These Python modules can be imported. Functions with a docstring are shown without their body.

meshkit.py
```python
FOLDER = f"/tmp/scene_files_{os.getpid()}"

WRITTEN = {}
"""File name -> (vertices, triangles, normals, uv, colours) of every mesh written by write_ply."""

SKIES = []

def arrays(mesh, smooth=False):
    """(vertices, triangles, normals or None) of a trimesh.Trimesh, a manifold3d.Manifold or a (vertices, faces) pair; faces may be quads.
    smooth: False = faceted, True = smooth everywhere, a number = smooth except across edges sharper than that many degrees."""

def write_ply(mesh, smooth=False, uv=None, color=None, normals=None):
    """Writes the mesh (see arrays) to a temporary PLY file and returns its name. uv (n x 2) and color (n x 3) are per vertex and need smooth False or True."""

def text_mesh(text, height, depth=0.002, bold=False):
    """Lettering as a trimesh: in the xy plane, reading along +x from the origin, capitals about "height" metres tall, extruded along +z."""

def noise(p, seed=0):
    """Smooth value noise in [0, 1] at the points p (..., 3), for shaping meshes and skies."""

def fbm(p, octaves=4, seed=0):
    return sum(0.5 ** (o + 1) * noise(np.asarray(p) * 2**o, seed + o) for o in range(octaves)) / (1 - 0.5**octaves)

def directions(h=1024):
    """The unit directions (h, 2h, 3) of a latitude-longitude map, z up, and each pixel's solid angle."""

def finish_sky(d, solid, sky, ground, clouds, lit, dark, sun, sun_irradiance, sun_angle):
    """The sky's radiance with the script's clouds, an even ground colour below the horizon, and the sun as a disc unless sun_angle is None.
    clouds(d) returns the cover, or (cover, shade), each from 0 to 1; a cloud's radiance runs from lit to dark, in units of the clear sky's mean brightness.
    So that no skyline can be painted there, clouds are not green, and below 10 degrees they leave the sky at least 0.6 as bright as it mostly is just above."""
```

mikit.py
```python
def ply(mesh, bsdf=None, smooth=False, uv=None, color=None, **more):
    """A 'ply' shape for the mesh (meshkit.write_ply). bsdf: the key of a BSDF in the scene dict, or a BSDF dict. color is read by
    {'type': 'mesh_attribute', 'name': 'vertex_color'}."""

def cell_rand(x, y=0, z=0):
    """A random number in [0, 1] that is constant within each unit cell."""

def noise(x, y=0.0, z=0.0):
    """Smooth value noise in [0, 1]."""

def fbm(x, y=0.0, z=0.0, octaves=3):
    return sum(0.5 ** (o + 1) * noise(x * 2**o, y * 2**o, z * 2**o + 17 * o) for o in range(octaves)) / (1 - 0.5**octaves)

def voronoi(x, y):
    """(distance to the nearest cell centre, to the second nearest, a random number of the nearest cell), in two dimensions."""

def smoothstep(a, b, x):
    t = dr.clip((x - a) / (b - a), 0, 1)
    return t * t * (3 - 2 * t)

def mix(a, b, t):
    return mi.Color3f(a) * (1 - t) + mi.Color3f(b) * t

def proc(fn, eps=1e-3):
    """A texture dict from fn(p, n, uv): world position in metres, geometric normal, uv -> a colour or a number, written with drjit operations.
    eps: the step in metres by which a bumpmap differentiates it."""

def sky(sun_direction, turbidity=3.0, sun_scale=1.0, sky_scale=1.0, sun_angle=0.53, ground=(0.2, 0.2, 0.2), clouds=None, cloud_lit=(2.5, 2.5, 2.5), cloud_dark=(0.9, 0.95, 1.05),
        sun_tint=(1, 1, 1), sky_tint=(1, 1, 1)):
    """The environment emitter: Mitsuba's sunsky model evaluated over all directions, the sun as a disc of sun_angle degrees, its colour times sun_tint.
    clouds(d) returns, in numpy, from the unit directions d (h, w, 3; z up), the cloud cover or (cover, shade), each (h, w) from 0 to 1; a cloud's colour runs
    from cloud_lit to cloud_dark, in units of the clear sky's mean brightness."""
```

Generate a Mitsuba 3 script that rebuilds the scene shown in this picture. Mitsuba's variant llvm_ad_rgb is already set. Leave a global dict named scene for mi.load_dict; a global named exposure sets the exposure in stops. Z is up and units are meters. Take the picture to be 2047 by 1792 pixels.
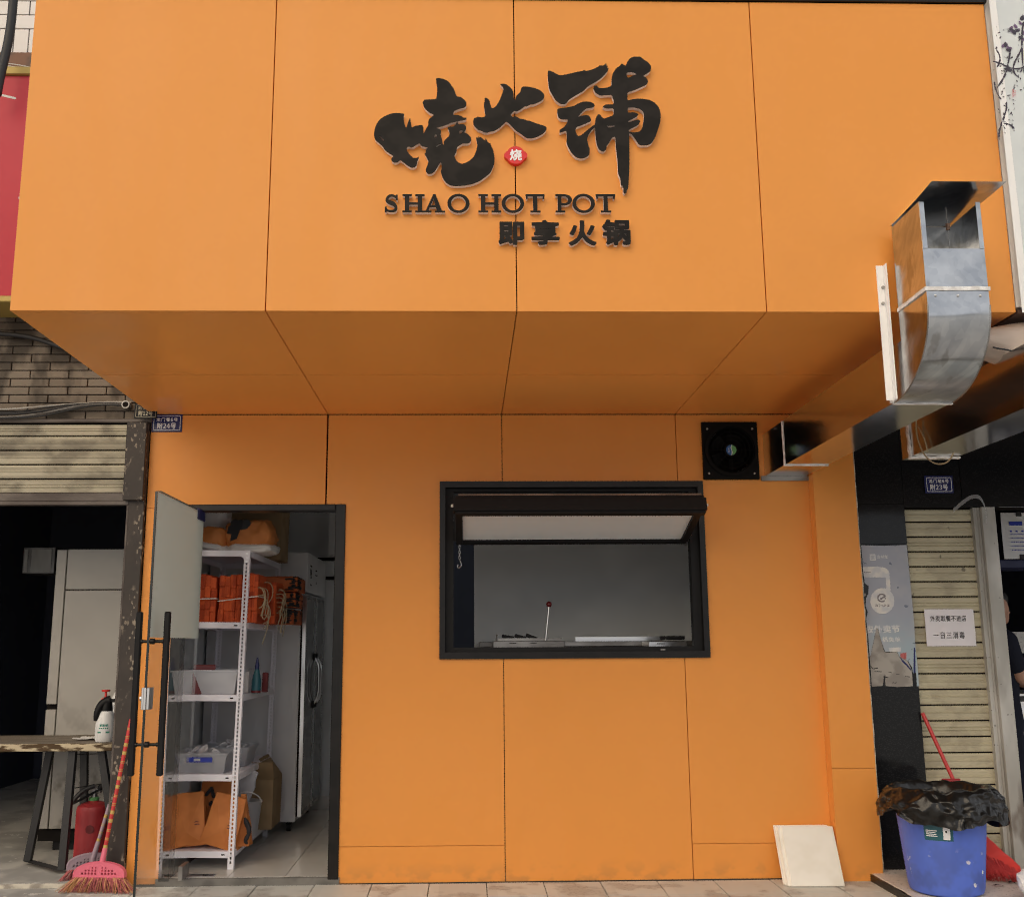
import math, random
import numpy as np
import trimesh
import manifold3d as m3
import mitsuba as mi
import drjit as dr
import mikit, meshkit
from mikit import proc, noise, fbm, voronoi, cell_rand, smoothstep, mix
from shapely.geometry import Polygon, box as sbox, LineString, Point
from shapely.ops import unary_union
from shapely import affinity

T = mi.ScalarTransform4f
scene, labels = {}, {}
rng = random.Random(7)

# ------------------------------------------------------------------ camera, sky, exposure
F, TH, PX, PY, YAW, ROLL = 2059.5, .1879, 984.9, 896.0, .0253, -.0062      # lens in units of a picture 2046 x 1792
CAM = np.array([0, -7.07, 1.507])
FW = np.array([math.sin(YAW) * math.cos(TH), math.cos(YAW) * math.cos(TH), math.sin(TH)])
_r = np.array([math.cos(YAW), -math.sin(YAW), 0.0])
_u = np.cross(_r, FW)
RI, UP = _r * math.cos(ROLL) + _u * math.sin(ROLL), -_r * math.sin(ROLL) + _u * math.cos(ROLL)
scene['camera'] = {'type': 'perspective', 'fov': 2 * math.degrees(math.atan(1023 / F)), 'fov_axis': 'x', 'near_clip': .05, 'far_clip': 500.0,
                   'principal_point_offset_x': (1023 - PX) / 2046, 'principal_point_offset_y': 0.0,
                   'to_world': T().look_at(origin=CAM.tolist(), target=(CAM + FW).tolist(), up=UP.tolist())}
scene['sky'] = mikit.sky((-.40, -.76, .51), turbidity=3, sun_scale=.275, sun_angle=50, ground=(.3, .3, .29), clouds=lambda d: 1.0, cloud_lit=(2.3, 2.33, 2.4), cloud_dark=(1.0, 1.0, 1.0))
exposure = 2.0


def at(px, py, Y=None, Z=None, X=None):
    """Survey helper: the point of a real plane (X, Y or Z constant, metres) seen at a place of the 2046 x 1792 picture."""
    d = FW + RI * (px - PX) / F + UP * (PY - py) / F
    t = (Y - CAM[1]) / d[1] if Y is not None else (Z - CAM[2]) / d[2] if Z is not None else (X - CAM[0]) / d[0]
    return CAM + d * t


# ------------------------------------------------------------------ mesh helpers
def box(x0, x1, y0, y1, z0, z1):
    m = trimesh.creation.box(extents=(x1 - x0, y1 - y0, z1 - z0))
    m.apply_translation(((x0 + x1) / 2, (y0 + y1) / 2, (z0 + z1) / 2))
    return m


def cbox(x0, x1, y0, y1, z0, z1, c=.004):
    """box with chamfered edges"""
    p = []
    for a in (0, 1):
        for b in (0, 1):
            for d in (0, 1):
                X, Y, Z = (x0, x1)[a], (y0, y1)[b], (z0, z1)[d]
                sx, sy, sz = (1, -1)[a] * c, (1, -1)[b] * c, (1, -1)[d] * c
                p += [(X, Y + sy, Z + sz), (X + sx, Y, Z + sz), (X + sx, Y + sy, Z)]
    return trimesh.Trimesh(p).convex_hull


def cyl(p0, p1, r, n=16, r1=None):
    p0, p1 = np.asarray(p0, float), np.asarray(p1, float)
    return tube([p0, p1], [r, r if r1 is None else r1], n)


def tube(pts, r, n=8, cap=True):
    pts = np.asarray(pts, float)
    k = len(pts)
    r = np.broadcast_to(r, (k,)) if np.ndim(r) == 0 else np.asarray(r)
    tg = np.gradient(pts, axis=0)
    tg /= np.linalg.norm(tg, axis=1, keepdims=True) + 1e-12
    a = np.cross(tg[0], [0, 0, 1] if abs(tg[0][2]) < .9 else [1, 0, 0])
    v = []
    ang = np.arange(n) * 2 * math.pi / n
    for i in range(k):
        a = a - tg[i] * (a @ tg[i])
        a /= np.linalg.norm(a) + 1e-12
        b = np.cross(tg[i], a)
        v.append(pts[i] + r[i] * (np.cos(ang)[:, None] * a + np.sin(ang)[:, None] * b))
    v = np.vstack(v)
    f = []
    for i in range(k - 1):
        for j in range(n):
            q = (j + 1) % n
            f += [(i * n + j, i * n + q, (i + 1) * n + q), (i * n + j, (i + 1) * n + q, (i + 1) * n + j)]
    if cap:
        v = np.vstack([v, pts[0], pts[-1]])
        c0, c1 = len(v) - 2, len(v) - 1
        for j in range(n):
            q = (j + 1) % n
            f += [(c0, q, j), (c1, (k - 1) * n + j, (k - 1) * n + q)]
    return trimesh.Trimesh(v, f, process=False)


def spline(pts, n=24):
    from scipy.interpolate import CubicSpline
    pts = np.asarray(pts, float)
    t = np.r_[0, np.cumsum(np.linalg.norm(np.diff(pts, axis=0), axis=1))]
    return CubicSpline(t, pts)(np.linspace(0, t[-1], n))


def prism(poly, y, t):
    """shapely polygon in (x, z): its front at y, its thickness t going back (+y)"""
    ms = []
    for g in getattr(poly, 'geoms', [poly]):
        if g.is_empty or g.area < 1e-9 or g.geom_type != 'Polygon':
            continue
        m = trimesh.creation.extrude_polygon(g, abs(t), engine='earcut')
        v = m.vertices.copy()
        m = trimesh.Trimesh(np.c_[v[:, 0], y + v[:, 2] * np.sign(t), v[:, 1]], m.faces if t < 0 else m.faces[:, ::-1], process=False)
        ms.append(m)
    return join(ms)


def lathe(profile, n=40, centre=(0, 0, 0)):
    p = np.asarray(profile, float)
    ang = np.arange(n) * 2 * math.pi / n
    v = np.vstack([np.c_[r * np.cos(ang), r * np.sin(ang), np.full(n, z)] for r, z in p]) + centre
    f = []
    for i in range(len(p) - 1):
        for j in range(n):
            q = (j + 1) % n
            f += [(i * n + j, i * n + q, (i + 1) * n + q), (i * n + j, (i + 1) * n + q, (i + 1) * n + j)]
    return trimesh.Trimesh(v, f, process=False)


def ball(c, r, s=2):
    m = trimesh.creation.icosphere(subdivisions=s, radius=1.0)
    m.apply_scale(r)
    m.apply_translation(c)
    return m


def grid(fn, nu, nv):
    """surface from fn(u, v arrays in 0..1) -> (n, 3)"""
    u, v = np.meshgrid(np.linspace(0, 1, nu), np.linspace(0, 1, nv), indexing='ij')
    p = fn(u.ravel(), v.ravel())
    i, j = np.meshgrid(np.arange(nu - 1), np.arange(nv - 1), indexing='ij')
    a = (i * nv + j).ravel()
    f = np.vstack([np.c_[a, a + nv, a + nv + 1], np.c_[a, a + nv + 1, a + 1]])
    return trimesh.Trimesh(p, f, process=False)


def join(ms):
    return trimesh.util.concatenate(ms) if len(ms) > 1 else ms[0]


def moved(m, t=(0, 0, 0), rx=0, ry=0, rz=0, about=(0, 0, 0)):
    m = m.copy()
    for ang, ax in ((rx, (1, 0, 0)), (ry, (0, 1, 0)), (rz, (0, 0, 1))):
        if ang:
            m.apply_transform(trimesh.transformations.rotation_matrix(math.radians(ang), ax, about))
    m.apply_translation(t)
    return m


def crumple(m, amp, freq, seed=0, edge=None):
    """displaces every vertex by smooth noise; vertices that share a place move together"""
    if edge:
        m = m.subdivide_to_size(edge)
    v = m.vertices
    d = np.c_[[meshkit.fbm(v * freq, 3, seed + 11 * k) - .5 for k in range(3)]].T
    return trimesh.Trimesh(v + d * 2 * amp, m.faces, process=False)


# ------------------------------------------------------------------ naming
def numbered(k):
    if k not in scene and k not in labels and not any(q.startswith(k + '__') for q in scene):
        return k
    i = 1
    while f'{k}_{i:03d}' in scene or f'{k}_{i:03d}' in labels or any(q.startswith(f'{k}_{i:03d}__') for q in scene):
        i += 1
    return f'{k}_{i:03d}'


def thing(name, label, cat, group=None):
    k = numbered(name)
    labels[k] = {'label': label, 'category': cat}
    if group:
        labels[k]['group'] = group
    return k


def solid(name, label, cat, mesh, mat, smooth=False, group=None):
    k = thing(name, label, cat, group)
    scene[k] = mikit.ply(mesh, mat, smooth=smooth)
    return k


_next = {}


def part(parent, name, mesh, mat, smooth=False, label=None, kind=None):
    base = f'{parent}__{name}'
    i = _next.get(base, 0)
    _next[base] = i + 1
    k = base if i == 0 else f'{base}_{i:03d}'
    scene[k] = mikit.ply(mesh, mat, smooth=smooth)
    if label or kind:
        labels[k] = {**({'label': label} if label else {}), **({'kind': kind} if kind else {})}
    return k


def struct(name, mesh, mat, smooth=False):
    k = numbered(name)
    labels[k] = {'kind': 'structure'}
    scene[k] = mikit.ply(mesh, mat, smooth=smooth)
    return k


# ------------------------------------------------------------------ materials
def lin(r, g, b):
    return [((c / 255 + .055) / 1.055) ** 2.4 if c > 10 else c / 3295 for c in (r, g, b)]


def M(name, col, rough=.5, metal=0.0, spec=.5, bump=None, bscale=.002, **kw):
    b = {'type': 'principled', 'base_color': {'type': 'rgb', 'value': list(col)} if isinstance(col, (tuple, list)) else proc(col),
         'roughness': proc(rough) if callable(rough) else float(rough), 'metallic': float(metal), 'specular': float(spec), **kw}
    if bump is not None:
        b = {'type': 'bumpmap', 'arbitrary': proc(bump), 'scale': float(bscale), 'bsdf': b}
    scene['mat_' + name] = {'type': 'twosided', 'bsdf': b}


def tint(a, b, s, sy=None, sz=None, lo=.35, hi=.65, oct=3):
    """fn: colour between a and b by world-space fbm of frequency s"""
    return lambda p, n, uv: mix(a, b, smoothstep(lo, hi, fbm(p.x * s, p.y * (sy or s), p.z * (sz or s), oct)))


ORANGE = (.70, .285, .062)
def orange(p, n, uv):
    a = mix([.750, .302, .066], [.780, .318, .075], fbm(p.x * 1.6, p.y * 1.6, p.z * 1.6, 3))
    g = smoothstep(.16, .0, p.z) * smoothstep(.42, .70, fbm(p.x * 11, p.y * 11, p.z * 11, 4))
    return mix(a, [.26, .16, .08], g * .30)


M('orange', orange, rough=lambda p, n, uv: .22 + .16 * smoothstep(.3, .7, fbm(p.x * 7, p.y * 7, p.z * .9, 3)), spec=.19, bump=lambda p, n, uv: noise(p.x * 2.2, p.y * 2.2, p.z * 2.2), bscale=.004)
M('seam', (.012, .010, .009), rough=.8, spec=.1)
M('black_frame', tint([.0055, .005, .005], [.010, .0085, .008], 9.0), rough=.28, spec=.3)
M('matte_black', (.007, .007, .008), rough=.5, spec=.22)
M('fan_black', (.004, .004, .004), rough=.6, spec=.12)
M('letter_black', tint([.013, .011, .0095], [.021, .0175, .015], 14.0), rough=.45, spec=.12)
M('letter_side', tint([.74, .70, .68], [.60, .56, .54], 22.0), rough=.5)
M('badge_red', (.62, .012, .014), rough=.3)
M('white', (.78, .77, .76), rough=.5)
M('off_white', (.62, .60, .57), rough=.5)
M('sealant', tint([.80, .80, .79], [.62, .60, .58], 30.0), rough=.6)


def steel_col(p, n, uv):
    c = voronoi(p.x * 38 + p.y * 23, p.z * 38 + p.y * 31)[2]
    f = smoothstep(.3, .7, fbm(p.x * 7, p.y * 7, p.z * 7, 4))
    st = smoothstep(.62, .74, fbm(p.x * 16, p.y * 16, p.z * 5, 4))
    return mix(mix([.38, .40, .43], [.60, .61, .62], dr.clip(f * .65 + c * .35, 0, 1)), [.25, .24, .22], st * .5)


def steel_rough(p, n, uv):
    return .13 + .16 * smoothstep(.45, .75, fbm(p.x * 9, p.y * 9, p.z * 9, 4))


M('steel', steel_col, rough=steel_rough, metal=1.0, bump=lambda p, n, uv: fbm(p.x * 5, p.y * 5, p.z * 5, 2), bscale=.004)
M('mirror_steel', (.66, .65, .64), rough=.13, metal=1.0, bump=lambda p, n, uv: noise(p.x * 4, p.y * 2.5, p.z * 4), bscale=.003)
M('steel_dark', tint([.20, .19, .18], [.34, .33, .32], 6.0), rough=.35, metal=.8)
def galv(p, n, uv):
    a = mix([.36, .35, .32], [.52, .51, .48], smoothstep(.3, .7, fbm(p.x * 6, p.y * 6, p.z * 2, 4)))
    d = smoothstep(.50, .66, fbm(p.x * 10, p.y * 10, p.z * 3, 4)) * smoothstep(1.5, .5, p.z)
    s = smoothstep(.76, .82, fbm(p.x * 40, p.y * 40, p.z * 40, 3))
    return mix(mix(a, [.13, .10, .08], d * .8), [.06, .05, .045], s * .7)


M('galvanised', galv, rough=.5, metal=.3)
M('steel_bright', (.72, .71, .70), rough=.22, metal=1.0)
M('rack_white', (.74, .73, .79), rough=.38)
M('fridge_white', tint([.60, .60, .61], [.66, .66, .66], 4.0), rough=.4)
M('fridge_glass', (.020, .024, .026), rough=.05, spec=.7)
M('chrome', (.8, .8, .8), rough=.1, metal=1.0)
M('wall_paint', tint([.60, .62, .63], [.66, .68, .69], 2.0), rough=.7, spec=.2)
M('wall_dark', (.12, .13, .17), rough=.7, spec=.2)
M('ceiling_paint', (.60, .60, .60), rough=.8, spec=.2)
M('orange_bag', tint([.50, .170, .045], [.57, .205, .06], 9.0), rough=.6, spec=.25)
M('orange_dull', tint([.36, .075, .02], [.50, .125, .035], 14.0), rough=.6, spec=.25)


def bundle_col(p, n, uv):
    c = cell_rand(p.x * 26, dr.floor(p.y * 3), p.z * 9 + cell_rand(p.x * 26) * 3)
    f = cell_rand(p.x * 230, p.y * 3)
    return mix([.30, .040, .014], [.60, .105, .028], dr.clip(c * .75 + f * .35, 0, 1))


M('bag_bundle', bundle_col, rough=.65, spec=.2)
M('string', (.36, .30, .19), rough=.8)
M('cardboard', tint([.26, .18, .10], [.31, .22, .125], 6.0), rough=.8, spec=.2)
M('grey_plastic', tint([.42, .43, .46], [.48, .49, .52], 5.0), rough=.45)
M('teal_plastic', (.022, .105, .135), rough=.35)
M('navy', (.015, .022, .10), rough=.4)
M('blue_label', (.012, .03, .33), rough=.4)
M('red_dark', (.13, .010, .012), rough=.4)
scene['mat_clear_plastic'] = {'type': 'principledthin', 'base_color': {'type': 'rgb', 'value': [.80, .81, .84]}, 'roughness': .25, 'diff_trans': .9, 'spec_trans': .55, 'eta': 1.45}
scene['mat_glass'] = {'type': 'thindielectric', 'int_ior': 1.62}
scene['mat_frosted'] = {'type': 'principledthin', 'base_color': {'type': 'rgb', 'value': [.55, .61, .57]}, 'roughness': .6, 'diff_trans': .85, 'spec_trans': 0.0}
scene['mat_sash_glass'] = {'type': 'principledthin', 'base_color': {'type': 'rgb', 'value': [.82, .87, .90]}, 'roughness': .6, 'diff_trans': .7, 'spec_trans': 0.0}
M('glass_edge', (.016, .022, .022), rough=.2)


def floor_in(p, n, uv):
    return mix([.47, .45, .41], [.56, .54, .50], fbm(p.x * 5, p.y * 5, p.z, 4))


M('floor_tile', floor_in, rough=.22, spec=.5)
M('grout', (.16, .15, .13), rough=.9)


def pave(p, n, uv):
    c = cell_rand(p.x / .368 + .5, p.y / .368, 3)
    a = mix([.47, .485, .455], [.54, .555, .52], c)
    d = smoothstep(.52, .72, fbm(p.x * 6, p.y * 6, 0, 4))
    s = smoothstep(.62, .70, noise(p.x * 60, p.y * 60)) * .25
    return mix(mix(a, [.30, .29, .265], d * .55), [.2, .19, .17], s * d)


M('pavement', pave, rough=.5, spec=.4)


def conc(p, n, uv):
    d = smoothstep(.4, .68, fbm(p.x * 4, p.y * 4, p.z * 4, 4))
    return mix(mix([.42, .405, .37], [.29, .28, .26], d), [.52, .50, .46], smoothstep(.66, .74, fbm(p.x * 17, p.y * 17, p.z * 17, 3)))


M('concrete', conc, rough=.75, spec=.25)
M('asphalt', tint([.40, .39, .37], [.48, .47, .445], 9.0, oct=4), rough=.85, spec=.2)


def stone_slab(p, n, uv):
    d = smoothstep(.45, .7, fbm(p.x * 5, p.y * 5, p.z * 5, 4))
    s = smoothstep(.70, .78, noise(p.x * 90, p.y * 90, p.z * 90))
    return mix(mix([.58, .53, .48], [.46, .42, .38], d), [.2, .18, .17], s * .5)


M('stone_slab', stone_slab, rough=.5)
M('worn_edge', tint([.60, .56, .47], [.30, .27, .23], 16.0, oct=4), rough=.8)


def brick_col(p, n, uv):
    a = mix([.165, .138, .108], [.235, .20, .16], cell_rand(p.x / .27, p.z / .058, 5))
    d = smoothstep(.40, .66, fbm(p.x * 7, p.y, p.z * 3, 4))
    return mix(a, [.040, .034, .028], d * .8)


M('grey_brick', brick_col, rough=.7, spec=.25, bump=lambda p, n, uv: fbm(p.x * 40, p.y * 40, p.z * 40, 3), bscale=.0015)
M('mortar', (.035, .030, .026), rough=.95, spec=.1)


def wtile(p, n, uv):
    d = smoothstep(.45, .8, fbm(p.x * 5, p.y, p.z * 2, 4))
    return mix([.68, .64, .61], [.42, .37, .33], d * .6)


M('white_tile', wtile, rough=.35)


def shutter(p, n, uv):
    d = smoothstep(.42, .72, fbm(p.x * 3, p.y, p.z * 3, 3))
    e = smoothstep(.50, .78, fbm(p.x * 9, p.y, p.z * 7, 4))
    s = smoothstep(.76, .82, fbm(p.x * 20, p.y, p.z * 11, 3)) * smoothstep(1.5, 1.9, p.z)
    return mix(mix(mix([.49, .45, .315], [.41, .37, .26], d), [.27, .235, .165], e * .45), [.06, .05, .04], s * .7)


M('shutter_cream', shutter, rough=.5, spec=.4)
def shutter_old(p, n, uv):
    a = mix([.27, .245, .18], [.42, .385, .285], smoothstep(.3, .7, fbm(p.x * .8, p.y, p.z * 14, 2)))
    e = smoothstep(.46, .74, fbm(p.x * 6, p.y, p.z * 7, 4))
    return mix(a, [.085, .072, .055], e * .55)


M('shutter_grey', shutter_old, rough=.5, spec=.4)


def rusty(p, n, uv):
    a = mix([.024, .020, .019], [.05, .038, .031], fbm(p.x * 8, p.y * 8, p.z * 5, 3))
    w = smoothstep(.60, .66, fbm(p.x * 60, p.y * 60, p.z * 30, 4)) * smoothstep(.46, .62, fbm(p.x * 14 + 3, p.y * 3, p.z * 3.0, 3))
    return mix(a, [.24, .20, .155], w)


M('rusty_steel', rusty, rough=.55, spec=.4)
M('lintel_steel', tint([.06, .045, .040], [.125, .105, .092], 3.0, sz=8.0, oct=4), rough=.5, spec=.4)


def granite(p, n, uv):
    return mix([.009, .010, .012], [.022, .023, .025], smoothstep(.62, .75, noise(p.x * 160, p.y * 160, p.z * 160)))


M('granite', granite, rough=.09, spec=.26)
M('dirty_cabinet', lambda p, n, uv: mix(mix([.34, .32, .29], [.41, .39, .35], fbm(p.x * 3, p.y, p.z * 3, 3)), [.16, .145, .12], smoothstep(.50, .70, fbm(p.x * 9, p.y * 9, p.z * 6, 4)) * smoothstep(1.35, .3, p.z)), rough=.35)
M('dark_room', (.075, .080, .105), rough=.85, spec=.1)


def oldwood(p, n, uv):
    g = fbm(p.x * 6, p.y * 30, p.z * 60, 4)
    return mix([.10, .082, .062], [.20, .17, .135], g)


M('old_wood', oldwood, rough=.7, spec=.3)
M('wood_edge', lambda p, n, uv: mix([.085, .055, .030], [.52, .44, .30], smoothstep(.42, .60, fbm(p.x * 14, p.y * 14, p.z * 40, 4))), rough=.8, spec=.2)
M('frame_black', (.022, .022, .024), rough=.5)
M('ext_red', tint([.30, .022, .026], [.37, .035, .040], 6.0), rough=.45)
M('broom_red', (.50, .035, .035), rough=.4)
M('pink', (.70, .15, .22), rough=.4)
M('lilac', (.36, .27, .32), rough=.5)
M('bristle_pink', lambda p, n, uv: mix([.34, .075, .08], [.50, .16, .15], cell_rand(p.x * 160, p.y * 160)), rough=.8)
M('bristle_tan', lambda p, n, uv: mix([.48, .23, .10], [.62, .36, .16], cell_rand(p.x * 160, p.y * 160)), rough=.8)
M('gold', (.52, .36, .10), rough=.5)
M('red_plastic', (.70, .045, .035), rough=.4)
M('bottle_white', (.66, .66, .65), rough=.35)
M('green_print', (.03, .20, .15), rough=.5)


def bin_col(p, n, uv):
    s = smoothstep(.70, .73, fbm(p.x * 30 + 3, p.y * 30, p.z * 24, 4)) * smoothstep(.34, .2, p.z) * smoothstep(.40, .5, noise(p.x * 7 + 2, p.y * 7, p.z * 7))
    g = smoothstep(.42, .66, fbm(p.x * 9, p.y * 9, p.z * 7, 4)) * smoothstep(.62, .05, p.z)
    return mix(mix([.085, .155, .60], [.060, .085, .25], g * .5), [.72, .70, .72], s)


M('bin_blue', bin_col, rough=.45)
M('bag_black', (.008, .0075, .0075), rough=.24, spec=.45)
M('cream_tile', tint([.82, .80, .735], [.76, .735, .655], 6.0, oct=4), rough=.35)
M('paper', (.74, .72, .76), rough=.8, spec=.1)
M('ink', (.018, .017, .02), rough=.7)
M('plate_blue', (.005, .011, .095), rough=.35)
M('threshold', tint([.11, .105, .095], [.17, .162, .148], 9.0, oct=4), rough=.6)
M('plate_print', (.80, .80, .82), rough=.5)


def poster(p, n, uv):
    t = smoothstep(1.45, 1.75, p.z)
    a = mix([.34, .42, .475], [.34, .365, .43], t)
    d = smoothstep(.40, .72, fbm(p.x * 9, p.y, p.z * 7, 4))
    s = smoothstep(.78, .82, fbm(p.x * 24, p.y, p.z * 24, 3))
    return mix(mix(a, [.40, .41, .45], d * .65), [.05, .07, .13], s * .6)


M('poster_blue', poster, rough=.6, spec=.3)
M('poster_grey', tint([.36, .34, .31], [.25, .23, .21], 12.0, oct=4), rough=.7)
M('poster_print', tint([.66, .64, .61], [.54, .55, .57], 22.0), rough=.7)
M('poster_ink', (.20, .18, .19), rough=.7)


def vinyl(p, n, uv):
    return mix([.60, .64, .64], [.64, .67, .67], fbm(p.x * 2, p.y, p.z * 2, 2))


M('vinyl', vinyl, rough=.4, spec=.4)
M('vinyl_white', (.80, .79, .77), rough=.45)
M('flower_ink', (.035, .028, .045), rough=.5)
M('dim_blue', (.006, .012, .06), rough=.5)
M('flower_violet', (.13, .075, .16), rough=.5)
M('red_board', lambda p, n, uv: mix(mix([.46, .032, .052], [.51, .055, .072], smoothstep(4.0, 5.4, p.z) * .6 + fbm(p.x * 2, p.y, p.z * 2, 3) * .4), [.7, .62, .6], smoothstep(.72, .74, fbm(p.x * 30, p.y, p.z * 12, 3)) * .0), rough=.4, spec=.2)
M('brass', (.40, .29, .085), rough=.5, metal=.3)
M('brown_ledge', tint([.20, .10, .062], [.12, .075, .055], 7.0, oct=4), rough=.7)
M('cable', (.020, .020, .022), rough=.55)
M('tarp', lambda p, n, uv: mix(mix([.46, .385, .325], [.36, .29, .245], fbm(p.x * 4, p.y * 4, p.z * 4, 3)), [.06, .045, .04], smoothstep(.66, .76, fbm(p.x * 13, p.y * 9, p.z * 9, 4)) * .8), rough=.6)
M('brown_sheet', tint([.075, .045, .036], [.14, .09, .072], 3.0, oct=4), rough=.45)
M('skin', (.36, .20, .14), rough=.55)
M('cloth_dark', (.014, .016, .026), rough=.9, spec=.1)
M('hair', (.010, .009, .009), rough=.6)
M('poly_bag', (.70, .69, .70), rough=.3)
M('stick_blue', (.02, .10, .30), rough=.3)
M('stick_green', (.12, .34, .12), rough=.3)
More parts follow.
